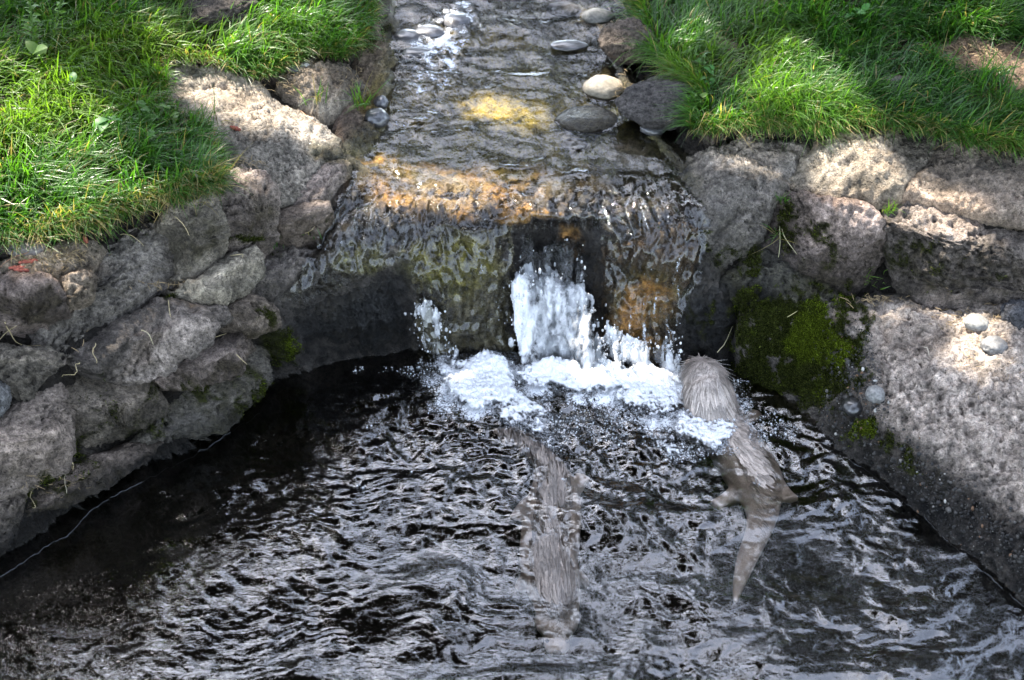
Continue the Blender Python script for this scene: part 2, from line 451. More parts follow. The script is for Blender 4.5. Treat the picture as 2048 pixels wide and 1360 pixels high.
def foam_material(name, white=(.66, .67, .68), clear=0.0):
    m, nt, out = new_mat(name); L = nt.links.new
    geo = N(nt, 'ShaderNodeNewGeometry')
    v = N(nt, 'ShaderNodeTexVoronoi', i_Scale=230.0); L(geo.outputs['Position'], v.inputs['Vector'])
    mp = N(nt, 'ShaderNodeMapping'); mp.inputs['Scale'].default_value = (1, 1, .4); L(geo.outputs['Position'], mp.inputs[0])
    n = N(nt, 'ShaderNodeTexNoise', i_Scale=70.0, i_Detail=2.5, i_Distortion=.5); L(mp.outputs[0], n.inputs['Vector'])
    h = math_n(nt, 'ADD', v.outputs['Distance'], n.outputs[0])
    bp = N(nt, 'ShaderNodeBump', i_Strength=.5, i_Distance=.004, invert=True); L(h, bp.inputs['Height'])
    b = N(nt, 'ShaderNodeBsdfPrincipled', i_Roughness=.3); b.inputs['Base Color'].default_value = (*white, 1)
    b.inputs['Specular IOR Level'].default_value = .5; L(bp.outputs[0], b.inputs['Normal'])
    if clear <= 0:
        L(b.outputs[0], out.inputs[0]); return m
    fr = N(nt, 'ShaderNodeFresnel', i_IOR=1.4); L(bp.outputs[0], fr.inputs['Normal'])
    tr = N(nt, 'ShaderNodeBsdfTransparent'); tr.inputs[0].default_value = (.93, .94, .95, 1)
    gl = N(nt, 'ShaderNodeBsdfGlossy', i_Roughness=.03); L(bp.outputs[0], gl.inputs['Normal'])
    mx = N(nt, 'ShaderNodeMixShader'); L(fr.outputs[0], mx.inputs[0]); L(tr.outputs[0], mx.inputs[1]); L(gl.outputs[0], mx.inputs[2])
    fa = attr(nt, 'foam')
    s = math_n(nt, 'ADD', fa.outputs['Fac'], math_n(nt, 'MULTIPLY', math_n(nt, 'SUBTRACT', n.outputs[0], .5), 1.2))
    rg = N(nt, 'ShaderNodeMapRange', i_From_Min=.25, i_From_Max=.95); L(s, rg.inputs[0])
    m2 = N(nt, 'ShaderNodeMixShader'); L(rg.outputs[0], m2.inputs[0]); L(mx.outputs[0], m2.inputs[1]); L(b.outputs[0], m2.inputs[2])
    L(m2.outputs[0], out.inputs[0])
    return m
M_FOAM = foam_material('foam')
M_SPLASH = foam_material('splash', (.70, .71, .72), 1.0)

# ------------------------------------------------------------------ what lies where: wetness, moss, dust, algae, painted shade
FALLS = [(640,300),(740,250),(780,100),(775,-200),(1190,-200),(1190,60),(1240,120),(1280,200),(1310,260),(1380,330),(1400,420),(1440,540),(1450,640),(1450,760),(1300,780),(820,740),(640,760),(570,720),(560,600),(640,500),(700,400),(720,330)]
MOSS = [(1720,830,66,30,.5,45),(1800,905,76,24,.42,40),(1695,690,44,90,.62),(1500,600,40,40,.6),(1570,665,115,80,1.15),(1630,725,80,100,1.05),(1550,740,90,60,1.0),(1650,680,40,30,1.1),(1740,860,45,30,.5),(1500,530,45,35,.7),(1630,490,60,40,.3),(1570,440,30,60,.6),(1850,520,70,60,.2),
        (1690,580,60,25,.6),(580,700,26,50,.95),(500,790,45,45,.5),(510,640,22,24,.7),(330,590,22,9,.8),(110,970,55,22,.7,-25),(170,900,30,60,.35),(400,770,30,16,.45),
        (540,500,22,14,.6),(760,60,26,60,.5),(640,445,30,14,.5),(480,480,40,18,.5),(300,820,40,60,.2),(200,800,30,60,.2),(1410,640,30,60,.3),(1960,560,70,40,.15),(1420,500,40,30,.35)]
DUST = [(440,190,160,80,.8),(100,520,110,40,1.),(250,430,60,20,.7),(1830,680,110,60,.55),(1700,640,50,30,.9),(2000,660,90,40,.9),(1500,285,120,28,.9),(1700,260,90,25,1.),(1880,410,110,36,1.),(1690,385,90,24,.9),(1230,60,60,70,.9),(1270,180,40,40,.6),
        (640,150,90,50,.8),(490,360,50,16,.5),(290,700,80,20,.5,-35),(1750,330,60,30,.6)]
PALE = [(372,655,95,34,.75,-36),(455,555,66,26,.6,-36),(496,362,52,20,.95),(80,722,85,20,.6,-5),(60,890,80,70,.4),(640,350,50,40,.5,-40),(1400,310,60,40,.55),(1735,440,40,36,.5),(395,402,40,16,.7),(300,430,80,18,.6,-12),(120,520,90,20,.7),(620,412,36,12,.6),(250,790,80,26,.35),(1640,460,60,40,.35),(330,720,90,14,.6,-36),(430,190,150,80,.8),(600,230,90,60,.6),(1880,800,150,130,1.),(1980,900,100,90,.9),(1800,650,90,50,.8),(2050,800,90,240,.8),(1480,300,120,40,.6),(1700,300,100,60,.5),(1890,410,110,36,.9),(300,690,120,45,.35,-35),(420,580,80,30,.25),(1690,430,80,40,.4),(490,360,50,18,.35),(1640,390,110,30,.4)]
GOLD = [(960,210,190,60,.5),(1050,240,160,55,.45),(900,370,150,52,.8),(1040,352,150,40,.35),(1060,425,60,16,1.2),(840,355,60,30,.7),(1140,492,14,40,1.0),(1270,640,60,60,.8),(1290,600,60,40,.6),(770,310,40,16,.9),(960,90,110,40,.45)]
GREEN = [(1080,220,190,70,.8),(1000,300,260,50,.7),(1160,290,140,60,.7),(900,530,90,60,.8),(1060,130,120,50,.6),(1290,590,70,60,.5),(1260,300,70,30,.5),(720,520,60,30,.5)]
ALGAE = [(1910,545,150,62,.85),(1650,550,95,44,.75),(1455,505,60,60,.55),(1755,525,40,46,.65),(505,445,54,50,.7),(385,480,42,56,.75),(60,615,90,32,.85),(160,590,36,26,.5),(250,835,95,46,.65),(430,775,120,46,.75,-20),(420,845,130,40,.6,-25),(600,450,44,20,.45),(180,990,90,36,.6,-25),(90,1050,70,50,.7),(540,690,46,56,.65),(560,585,50,30,.5),(1580,430,46,70,.5),(1980,480,90,20,.4),(60,955,70,30,.45),(1830,930,110,40,.4,35),(1720,800,60,90,.5)]
CRUST_SHADE = [[(1640,850),(1700,790),(1780,850),(1850,910),(1960,980),(2060,1050),(2300,1250),(2300,1450),(2080,1240),(1900,1085),(1700,918)],
  [(600,650),(720,590),(818,530),(836,700),(700,740),(600,740)],[(1360,600),(1450,590),(1470,620),(1490,760),(1360,760)],[(1040,470),(1195,470),(1205,700),(1040,700)],[(1440,560),(1530,560),(1600,590),(1490,640)],[(1680,560),(1800,575),(1860,610),(1700,596)]]  # dark algae crust by the water; shade painted into the slot and hollows
POOLPALE = [(1255,300,50,26,.8),(890,375,90,40,.6)]

def rock_look(u, v, p, cav, seed=0, base=(.235, .220, .205), wetk=1.0):
    """albedo, wetness and moss cover of stone at sighted places; cav = pitted relief"""
    tone = fbm(p, 5., 4, 300 + seed) ; mot = fbm(p, 38., 3, 310)
    c = np.ones((len(u), 3)) * np.array(base)
    c = c * (1 + .5 * tone + .4 * mot)[:, None]
    pale = np.clip(blobs(u, v, PALE, 3) * (1 + .6 * mot + .3 * tone), 0, 1)[:, None]
    c = c * (1 - pale) + np.array([.56, .51, .47]) * (1 + .4 * mot + .25 * tone)[:, None] * pale
    white = np.clip(blobs(u, v, [(1890,770,180,165,1.),(1990,930,110,130,1.),(1800,660,90,50,.8)], 3) * (.8 + .8 * mot + .5 * tone), 0, 1)[:, None]
    c = c * (1 - white) + np.array([.76, .69, .64]) * (1 + .4 * mot)[:, None] * white
    dust = np.clip(blobs(u, v, DUST, 4) * (.65 + 1.0 * tone + .6 * mot), 0, 1)[:, None]
    c = c * (1 - .6 * dust) + np.array([.34, .265, .205]) * .6 * dust
    # lichen grey and dark crust
    crust = sstep(.05, .5, fbm(p, 11., 4, 330))[:, None]
    c = c * (1 - .38 * crust)
    c = c * (1 - .55 * np.clip(cav, 0, 1))[:, None]
    q = np.stack([u, v, 0 * u], 1)
    wn_ = 22 * fbm(q, 1 / 50., 3, 41)
    wet = sstep(-25, 20, poly_sd(u + wn_, v + wn_, FALLS))
    low = sstep(.15, .03, p[:, 2] + .05 * fbm(p, 7., 3, 55))
    wet = np.maximum(wet, low * wetk)
    strip = blobs(u, v, [(1700,760,60,120,.8),(1800,920,110,60,.9),(1900,1000,120,60,.9),(1420,470,50,90,.6),(1540,520,70,60,.5),(560,560,50,60,.4),(2000,360,140,70,.35),(1800,330,60,30,.3)], 9)
    wet = np.clip(np.maximum(wet, strip), 0, 1)
    # algae under running water
    bedk = (sstep(-30, 25, poly_sd(u + wn_, v + wn_, FALLS)) * sstep(420, 340, v))[:, None]
    c = c * (1 - .8 * bedk) + np.array([.20, .18, .075]) * (1 + .6 * mot + .8 * tone)[:, None] * .8 * bedk
    gold = np.clip(blobs(u, v, GOLD, 12, 30) * (.75 + .8 * mot + 1.0 * fbm(p, 9., 3, 340)), 0, 1)[:, None]
    green = np.clip(blobs(u, v, GREEN, 14) * (.9 + .9 * mot), 0, 1)[:, None]
    c = c * (1 - green) + np.array([.20, .20, .045]) * 1.8 * green
    gy = sstep(330, 280, v)[:, None]
    c = c * (1 - gold) + (np.array([.62, .36, .11]) * (1 - gy) + np.array([.60, .46, .09]) * gy) * 1.5 * gold
    pp = np.clip(blobs(u, v, POOLPALE, 15) * (1 + .6 * mot), 0, 1)[:, None]
    c = c * (1 - pp) + np.array([.62, .56, .42]) * pp
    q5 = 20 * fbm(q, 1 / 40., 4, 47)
    crust_shade = np.maximum.reduce([sstep(-22, 22, poly_sd(u + q5, v + q5, pl)) for pl in CRUST_SHADE])
    crust_shade = np.maximum(crust_shade, sstep(.105, .04, p[:, 2] + .04 * fbm(p, 8., 3, 56)) * sstep(640, 560, u))[:, None]  # undercut shade of the layered bank, painted into the rock colour
    c = c * (1 - .84 * crust_shade * np.clip(1 + .5 * mot, 0, 1.15)[:, None])
    alg = np.clip(blobs(u, v, ALGAE, 17, 26) * (.75 + .9 * mot + .7 * tone), 0, .88)[:, None]
    c = c * (1 - alg) + np.array([.040, .038, .024]) * (1 + .6 * mot)[:, None] * alg
    ms = np.clip(blobs(u, v, MOSS, 16) * 1.15 + 1.0 * fbm(p, 22., 5, 63, .65) - .08, 0, 1)
    ms = ms * (blobs(u, v, MOSS, 16) > .02)
    msk = sstep(.2, .95, ms + .35 * gnoise(p * 110., 64))
    mc = np.array([.030, .035, .008]) * (1 + .5 * mot)[:, None] + np.array([.02, .04, .0]) * sstep(.9, 1.2, blobs(u, v, MOSS, 16))[:, None]
    c = c * (1 - msk)[:, None] + mc * msk[:, None]
    wet = wet * (1 - .6 * crust_shade[:, 0] * (p[:, 2] < .11))
    wet = wet * (1 - .8 * msk) * (1 - .55 * np.clip(gold + .7 * green + pp, 0, 1)[:, 0])
    return np.clip(c * np.array([.86, .80, .735]), .004, .9), wet, msk

def rock_relief(p, rough=1.0, seed=0):
    big = .015 * fbm(p, 6.5, 3, 100 + seed)
    mid = .0105 * (1 - np.abs(fbm(p, 20., 3, 120 + seed)) * 2.2)
    fine = .0078 * fbm(p, 62., 4, 140, .6)
    strat = .009 * np.abs(gnoise(p * np.array([5., 5., 38.]), 150))
    pitn = gnoise(p * np.array([78., 78., 95.]) + 1.5 * gnoise(p * 20, 160)[:, None], 161)
    patch = sstep(-.25, .35, fbm(p, 5., 2, 170))
    pit = sstep(.12, .48, pitn) * patch
    pit2 = sstep(.25, .55, gnoise(p * 130., 162)) * (.4 + .6 * patch)
    cav = np.clip(pit + .6 * pit2, 0, 1.3)
    h = big + mid + fine - strat - .0085 * pit - .0045 * pit2
    return h * rough, cav

# ------------------------------------------------------------------ ground, stream bed and pool floor in one sheet
st = 6
u1 = np.arange(-560, 2613, st); v1 = np.arange(-380, 1885, st)
uu, vv = np.meshgrid(u1, v1); ush = uu.shape; uu = uu.ravel().astype(float); vv = vv.ravel().astype(float)
p0 = S(uu, vv); n0 = SN(uu, vv)
GRASS_L = [(-620,-420),(745,-420),(742,0),(735,75),(712,108),(660,118),(610,104),(575,112),(548,150),(500,150),(450,132),(380,118),(322,112),(318,135),(335,165),(300,200),(320,225),(380,245),(395,250),(410,300),(420,335),(415,365),(392,385),(330,396),(250,415),(190,440),(150,455),(60,472),(0,476),(-620,500)]
GRASS_R = [(1262,-420),(1268,0),(1290,45),(1300,95),(1340,140),(1385,165),(1405,215),(1385,262),(1440,262),(1485,250),(1560,250),(1640,262),(1690,242),(1760,244),(1850,262),(1950,285),(2048,300),(2620,360),(2620,-420)]
DIRT = [(1960,108,112,40,1.),(2120,150,130,50,1.),(1795,165,26,14,.8),(25,62,50,14,1.),(1440,88,30,16,.8),(440,15,70,26,1.),(1530,2,50,12,.8),(1990,190,60,26,.5)]
def grass_mask(u, v):
    q = np.stack([u, v, 0 * u], 1)
    w = 14 * fbm(q, 1 / 45., 3, 71)
    sd = np.maximum(poly_sd(u + w, v + w, GRASS_L), poly_sd(u + w, v + w, GRASS_R))
    return sstep(-3, 10, sd) * (1 - np.clip(blobs(u, v, DIRT, 72, 12), 0, 1))
gm = grass_mask(uu, vv)
rel, cav = rock_relief(p0, 1.0)
instream = poly_sd(uu, vv, FALLS)
recess = .05 + 0 * uu
recess = np.where(gm > .3, .012, recess)
recess = np.where(instream > 0, .012, recess)
recess = np.where(blobs(uu, vv, DIRT, 72, 12) > .3, .004, recess)
recess = np.where(p0[:, 2] < .0, .012, recess)
pg = p0 - n0 * (recess - rel * .8)[:, None]
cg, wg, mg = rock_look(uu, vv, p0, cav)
soil = np.array([.085, .06, .04]) * (1 + .5 * fbm(p0, 30., 3, 80))[:, None]
dm = np.clip(blobs(uu, vv, DIRT, 72, 12), 0, 1)[:, None]
sandy = np.array([.26, .175, .12]) * (1 + .5 * fbm(p0, 26., 3, 81))[:, None]
g3 = gm[:, None]
cg = cg * (1 - g3) + soil * g3
cg = cg * (1 - dm) + sandy * dm
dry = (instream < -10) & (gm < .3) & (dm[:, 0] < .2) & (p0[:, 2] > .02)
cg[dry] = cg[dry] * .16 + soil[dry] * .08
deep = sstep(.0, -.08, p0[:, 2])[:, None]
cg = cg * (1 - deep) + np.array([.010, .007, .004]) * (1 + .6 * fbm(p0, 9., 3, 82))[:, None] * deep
wg = wg * (1 - gm) * (1 - deep[:, 0])
ny, nx = ush
F = grid_faces(np.ones(ush, bool))
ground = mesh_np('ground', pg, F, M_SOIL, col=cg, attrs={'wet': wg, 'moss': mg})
tag(ground, kind='structure')
# the land around, out to the horizon: rings that start at the sheet's edge
edge = np.concatenate([np.arange(nx), np.arange(1, ny) * nx + nx - 1, (ny - 1) * nx + np.arange(nx - 2, -1, -1), np.arange(ny - 2, 0, -1) * nx])[::6]
ring0 = pg[edge]; cen = np.array([0, 2.8, 0])
VR = [ring0]
for k, (s, z) in enumerate([(1.25, None), (1.6, None), (2.2, None), (3.2, .5), (5, .55), (9, .6), (20, .6), (60, .6)]):
    q = cen + (ring0 - cen) * s
    q[:, 2] = ring0[:, 2] if z is None else z
    if z is None and k > 0: q[:, 2] = ring0[:, 2] * .6 + .1
    VR.append(q)
VR = np.vstack(VR); m = len(edge)
i = np.arange(8)[:, None] * m; j = np.arange(m)[None]; k = (j + 1) % m
FR = np.stack([(i + j).ravel(), (i + k).ravel(), (i + m + k).ravel(), (i + m + j).ravel()], 1)
land = mesh_np('terrain', VR, FR, M_SOIL, col=np.tile([[.045, .065, .022]], (len(VR), 1)), attrs={'wet': np.zeros(len(VR)), 'moss': np.zeros(len(VR))})
tag(land, kind='structure')

# ------------------------------------------------------------------ boulders
def stone(label, poly, edge=.05, w=.05, warp=7, back=.14, lift=0., rough=1.0, seed=0, step=3.0, name='boulder', cat='boulder', base=(.235, .220, .205), cracks=(), facet=1., block=0., group=None):
    poly = np.asarray(poly, float)
    lo = poly.min(0) - 16; hi = poly.max(0) + 16
    lo = np.maximum(lo, (-200, -120)); hi = np.minimum(hi, (2260, 1420))
    us = np.arange(lo[0], hi[0], step); vs_ = np.arange(lo[1], hi[1], step)
    U, W = np.meshgrid(us, vs_); sh = U.shape; U = U.ravel(); W = W.ravel()
    q = np.stack([U, W, 0 * U + seed], 1)
    wu = warp * (fbm(q, 1 / 42., 4, 21 + seed, .62) + .5 * gnoise(q / 9., 23)); wv = warp * (fbm(q, 1 / 42., 4, 22 + seed, .62) + .5 * gnoise(q / 9., 24))
    sd = poly_sd(U + wu, W + wv, poly)
    p = S(U, W); n = SN(U, W)
    m1 = np.linalg.norm(p - np.array([0, 0, CAM_H]), axis=1) / FPX
    sd = sd + 7; edge = edge * .62
    d = sd * m1
    w = w * .55; t = np.clip(d / w, 0, 1)
    prof = -edge * (1 - np.sqrt(np.clip(1 - (1 - t) ** 2, 0, 1)))
    prof = np.where(d < 0, -edge + d * 2.2, prof)
    for (cl, depth, cw) in cracks:
        cl = np.asarray(cl, float)
        dd = np.full(U.shape, 1e9)
        for a, b in zip(cl[:-1], cl[1:]):
            e = b - a; tt = np.clip(((U + wu - a[0]) * e[0] + (W + wv - a[1]) * e[1]) / (e @ e), 0, 1)
            dd = np.minimum(dd, np.hypot(U + wu - a[0] - e[0] * tt, W + wv - a[1] - e[1] * tt))
        prof = prof - depth * np.exp(-(dd / cw) ** 2)
    rel, cav = rock_relief(p + seed * .37, rough, seed)
    # broken facets
    rg = np.random.default_rng(2000 + seed); ins = sd > 0
    pc = p[ins].mean(0) if ins.any() else p.mean(0); ext = max(.05, np.sqrt(ins.sum()) * step * m1.mean() * .5)
    nm = n[ins].mean(0) if ins.any() else n.mean(0); nm /= np.linalg.norm(nm)
    fac = np.full(len(p), .004)
    lp = p - pc + .012 * np.stack([fbm(p, 14., 2, 205), fbm(p, 14., 2, 206), fbm(p, 14., 2, 207)], 1)
    for _ in range(9):
        tdir = np.cross(nm, rg.normal(size=3)); tdir /= np.linalg.norm(tdir)
        fac = np.minimum(fac, rg.uniform(.15, .6) * (rg.uniform(.4, .95) * ext - lp @ tdir))
    fac = np.maximum(fac, -.035) * facet
    V = p + n * (prof + fac + lift)[:, None]
    if block > 0:
        core = d > .02
        up = np.array([rg.normal() * .10, -.12 + rg.normal() * .06, 1.]); up /= np.linalg.norm(up)
        fr = nm * np.array([1, 1, 0]); fr /= np.linalg.norm(fr) + 1e-9; fr = fr + np.array([rg.normal() * .12, rg.normal() * .05, .16 + rg.normal() * .06]); fr /= np.linalg.norm(fr)
        wob = .006 * fbm(p, 12., 3, 230 + seed)
        for ax, pc_ in ((up, 66), (fr, 58)):
            h_ = V @ ax; lim = np.percentile(h_[core], pc_) + wob
            V = V - ax * (np.maximum(h_ - lim, 0) * block)[:, None]
    V = V + n * (rel * np.clip(.35 + t, 0, 1))[:, None]
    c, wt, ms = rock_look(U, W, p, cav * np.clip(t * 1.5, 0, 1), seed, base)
    c = c * (1 + .2 * math.sin(seed * 2.7)) * np.array([1.04 + .06 * math.sin(seed * 5.1), 1.0, .95 - .05 * math.sin(seed * 3.3)])
    mask = (sd > -8).reshape(sh)
    F = grid_faces(mask)
    sel = mask.ravel()
    V, c, wt, ms, nn = V[sel], c[sel], wt[sel], ms[sel], n[sel]
    V, F, c, wt, ms, nn = compact(V, F, c, wt, ms, nn)
    be = boundary_edges(F)
    nb = nn.mean(0); nb /= np.linalg.norm(nb)
    bv = np.unique(be); mp_ = -np.ones(len(V), int); mp_[bv] = len(V) + np.arange(len(bv))
    cen = V.mean(0)
    Vb = cen + (V[bv] - cen) * .9 - nb * back
    side = np.stack([be[:, 1], be[:, 0], mp_[be[:, 0]], mp_[be[:, 1]]], 1)
    cid = len(V) + len(bv)
    fan = np.stack([mp_[be[:, 1]], mp_[be[:, 0]], np.full(len(be), cid)], 1)
    V2 = np.vstack([V, Vb, (cen - nb * back * 1.15)[None]])
    ex = len(V2) - len(V)
    c = np.vstack([c, np.tile([[.06, .055, .05]], (ex, 1))]); wt = np.concatenate([wt, np.zeros(ex)]); ms = np.concatenate([ms, np.zeros(ex)])
    o = mesh_np(name, V2, [np.vstack([F, side]), fan], M_ROCK, col=c, attrs={'wet': wt, 'moss': ms})
    put_base(o, cen - nb * back)
    return tag(o, label, cat, group)

exec_stones = [
 # label, polygon, kwargs   --- grey layered bank
 ('broad pale sloping slab between lawn and upper stream, cracked near its top', [(300,110),(355,104),(445,126),(500,148),(550,190),(625,222),(685,268),(694,287),(642,332),(592,392),(562,425),(545,402),(530,350),(470,335),(420,315),(395,255),(360,235),(300,215),(270,195),(315,165)], dict(edge=.045, w=.05, seed=1, rough=.7, facet=.4, cracks=[([(300,160),(345,156),(380,166),(452,168)],.022,4), ([(470,262),(530,285)],.006,4)])),
 ('low dusty stone under the grass lip beside the narrow upper stream', [(548,128),(600,108),(660,116),(722,136),(752,168),(720,205),(640,205),(590,180),(556,156)], dict(edge=.05, w=.05, seed=2)),
 ('square dark-fronted block standing upright below the pale slab', [(430,368),(478,340),(532,358),(546,398),(550,482),(520,498),(466,500),(446,482),(438,420)], dict(edge=0.1, w=.04, seed=3, block=.8, lift=0.046)),
 ('stubby block wedged between the square block and the wet slope', [(552,436),(590,404),(636,394),(662,400),(666,440),(646,462),(600,480),(562,478),(548,455)], dict(edge=0.1, w=.045, seed=4, block=.8, lift=0.022)),
 ('slender stone leaning against the pale slab at the edge of the cascade', [(590,402),(640,334),(690,284),(722,298),(704,362),(668,402),(632,396)], dict(edge=.05, w=.04, seed=5, block=.8)),
 ('large square-shouldered boulder with a hollow in its side under the overhanging grass', [(330,412),(395,386),(430,398),(446,460),(443,512),(417,542),(376,566),(345,560),(365,520),(350,470),(322,445)], dict(edge=0.1, w=.05, seed=6, block=.8, lift=0.048)),
 ('wide rough-faced boulder running down from the grass edge to the crack of the bank', [(185,472),(240,432),(325,410),(350,440),(352,480),(368,522),(350,562),(310,588),(250,640),(215,656),(170,716),(140,736),(75,695),(60,650),(132,618),(182,600),(190,560),(180,520)], dict(edge=.045, w=.05, seed=7, block=.8)),
 ('dusty flat-topped stone strewn with fallen catkins near the oval pebble', [(-60,530),(10,512),(60,512),(112,486),(192,468),(228,500),(192,535),(152,540),(126,556),(70,556),(-60,572)], dict(edge=.035, w=.05, seed=8, rough=.8)),
 ('dark blunt stone under the catkins at the edge of the bank', [(-120,560),(0,552),(72,548),(116,566),(134,602),(128,628),(60,650),(0,648),(-120,652)], dict(edge=0.11, w=.05, seed=9, block=.8, lift=0.048)),
 ('small knobbly stone wedged beside the dark blunt stone', [(128,552),(152,540),(182,542),(190,572),(182,600),(142,620),(132,612)], dict(edge=0.08, w=.035, seed=10, lift=0.022)),
 ('long light grey ledge slab with a straw sprig lying on its flat top', [(190,702),(230,660),(310,606),(342,598),(402,604),(455,610),(464,640),(406,684),(342,728),(286,766),(200,760),(170,738)], dict(edge=0.11, w=.045, seed=11, block=.8, lift=0.05, rough=.75)),
 ('stepped ledge stone above the light ledge slab with a broken end', [(338,584),(405,556),(466,506),(516,506),(527,552),(487,592),(452,606),(411,604),(364,600)], dict(edge=0.09, w=.04, seed=12, block=.8, lift=0.044)),
 ('brownish stone below the square block where the bank turns wet', [(523,520),(570,488),(628,494),(636,536),(587,572),(551,602),(522,596)], dict(edge=.045, w=.045, seed=13, block=.8)),
 ('rounded nub of stone at the end of the ledges above the dark moss', [(455,622),(492,590),(532,600),(564,630),(566,662),(506,668),(465,652)], dict(edge=0.08, w=.045, seed=14, lift=0.018)),
 ('shadowed stone tucked beneath the end of the light ledge slab', [(288,768),(342,732),(405,690),(470,660),(512,672),(533,712),(472,758),(392,784),(322,790)], dict(edge=0.08, w=.05, seed=15, block=.8, lift=0.01)),
 ('pitted stone hanging under the front of the light ledge slab', [(148,768),(182,758),(270,767),(312,787),(348,818),(287,850),(226,868),(190,874),(163,832)], dict(edge=0.1, w=.05, seed=16, block=.8, lift=0.044)),
 ('broad mossy stone sloping to the water at the foot of the layered bank', [(350,812),(392,786),(480,752),(552,712),(558,762),(512,808),(462,853),(330,898),(268,884),(290,852)], dict(edge=0.09, w=.05, seed=17, block=.8, lift=0.02)),
 ('flat-lipped stone beside the deep crack at the frame edge', [(-120,690),(20,688),(92,692),(168,722),(142,742),(94,764),(66,792),(28,786),(0,742),(-120,742)], dict(edge=.05, w=.045, seed=18, block=.8, lift=.006)),
 ('big plain-faced boulder low on the layered bank with smooth grey front', [(-120,850),(12,812),(90,766),(138,762),(153,816),(160,902),(138,942),(62,982),(0,1002),(-120,1010)], dict(edge=0.1, w=.06, seed=19, block=.8, lift=0.044, rough=.75)),
 ('mossy strip of stone just above the dark undercut of the bank', [(138,948),(200,915),(262,893),(334,900),(302,942),(202,992),(62,1044),(62,985)], dict(edge=.05, w=.04, seed=20, block=.8)),
 ('lowest rough stone of the layered bank beside the dark water', [(-120,1012),(0,1006),(58,986),(58,1042),(42,1094),(0,1128),(-120,1150)], dict(edge=.05, w=.045, seed=21)),
 ('dark rough rock under the lawn edge beside the white rapid', [(728,70),(760,30),(786,60),(796,110),(788,150),(762,170),(735,130)], dict(edge=.06, w=.05, seed=35, lift=.012, rough=1.4, base=(.16,.14,.12))),
 ('dark soil-crusted rock between the low dusty stone and the stream', [(690,205),(742,178),(776,210),(772,262),(738,302),(702,292),(694,262)], dict(edge=.06, w=.05, seed=36, rough=1.4, base=(.17,.15,.13))),
 # wet rocks of the falls
 ('wet glistening slope of rock beside the falls, grey with silver sheen', [(560,600),(600,560),(640,500),(690,440),(745,400),(805,420),(832,470),(820,512),(742,562),(642,604),(592,618)], dict(edge=.03, w=.05, facet=.4, seed=22, rough=.9)),
 ('black dripping rock wall under the wet slope', [(590,625),(642,608),(742,566),(818,518),(836,600),(836,700),(740,724),(630,740),(590,690)], dict(edge=.04, w=.04, seed=23, base=(.05,.044,.034), cracks=[([(600,690),(660,660),(720,640),(790,625)],-.012,5)])),
 ('rounded algae-stained fall rock with a thin sheet of water over it', [(822,470),(862,446),(940,450),(1030,446),(1042,500),(1036,600),(1030,705),(930,718),(850,716),(836,640),(824,560)], dict(edge=.03, w=.05, facet=.4, seed=24, rough=.95, base=(.30,.29,.19))),
 ('orange-stained fall rock behind the thin curtain of water', [(1196,500),(1215,440),(1260,408),(1345,420),(1404,462),(1385,540),(1352,640),(1345,745),(1250,740),(1205,690),(1205,600)], dict(edge=.035, w=.05, facet=.4, seed=25, rough=.95, base=(.34,.26,.16))),
 ('narrow dark rock rib inside the slot of the falls', [(1120,470),(1150,452),(1178,470),(1192,540),(1200,600),(1160,600),(1130,540)], dict(edge=.03, w=.025, seed=26, base=(.10,.08,.04))),
 ('dark shiny block at the foot of the curtain of water, bright on top', [(1350,566),(1400,556),(1454,572),(1450,650),(1424,705),(1400,750),(1352,745),(1352,650)], dict(edge=.04, w=.035, seed=27, base=(.07,.066,.06), lift=.008)),
 # moss-grown bank
 ('pitted boulder at the lip of the cascade split from its neighbour by a long crack', [(1322,335),(1400,276),(1480,252),(1625,262),(1602,312),(1562,378),(1532,470),(1440,548),(1382,562),(1352,545),(1396,470),(1392,410)], dict(edge=.05, w=.06, seed=28, rough=.75, lift=.006, cracks=[([(1480,420),(1440,470),(1415,520)],.012,4)])),
 ('pale pitted boulder top below the sunlit tuft of grass', [(1632,264),(1700,244),(1800,248),(1904,270),(1838,330),(1806,376),(1752,402),(1642,382),(1568,358),(1604,312)], dict(edge=.045, w=.05, seed=29, rough=.65, lift=.006)),
 ('rough grey rock face between the long crack and the mossy hollow', [(1568,364),(1642,384),(1742,406),(1768,432),(1774,520),(1736,562),(1700,576),(1602,545),(1536,482)], dict(edge=.05, w=.05, seed=30, lift=.006)),
 ('smooth damp slab sloping up to the lawn behind the sunlit ledge', [(1905,270),(2000,285),(2240,310),(2240,500),(2000,448),(1925,402),(1812,374),(1846,330)], dict(edge=.04, w=.05, seed=31, rough=.7, facet=.3)),
 ('heavy overhanging boulder with a sunlit top and shadowed mossy front', [(1780,402),(1815,378),(1925,404),(2002,448),(2240,502),(2240,598),(2000,606),(1862,616),(1802,590),(1772,542),(1768,452)], dict(edge=0.12, w=.06, seed=32, block=.8, lift=0.034)),
 ('dark mossy rock in the hollow beneath the cracked boulders', [(1440,566),(1478,540),(1532,486),(1602,548),(1694,578),(1690,604),(1620,600),(1540,602),(1486,640),(1456,620)], dict(edge=.05, w=.05, seed=33, base=(.10,.098,.09))),
 ('long low rock with mossy shoulder and pale pebbly top along the pool', [(1468,700),(1482,640),(1540,604),(1640,596),(1720,594),(1802,592),(1862,618),(2000,608),(2240,600),(2240,1330),(2060,1240),(1990,1172),(1900,1096),(1790,996),(1700,928),(1640,872),(1545,800),(1478,768)], dict(edge=.05, w=.07, seed=34, rough=.8, lift=.004, facet=0.)),
]
for lab, poly, kw in exec_stones:
    stone(lab, poly, **kw)

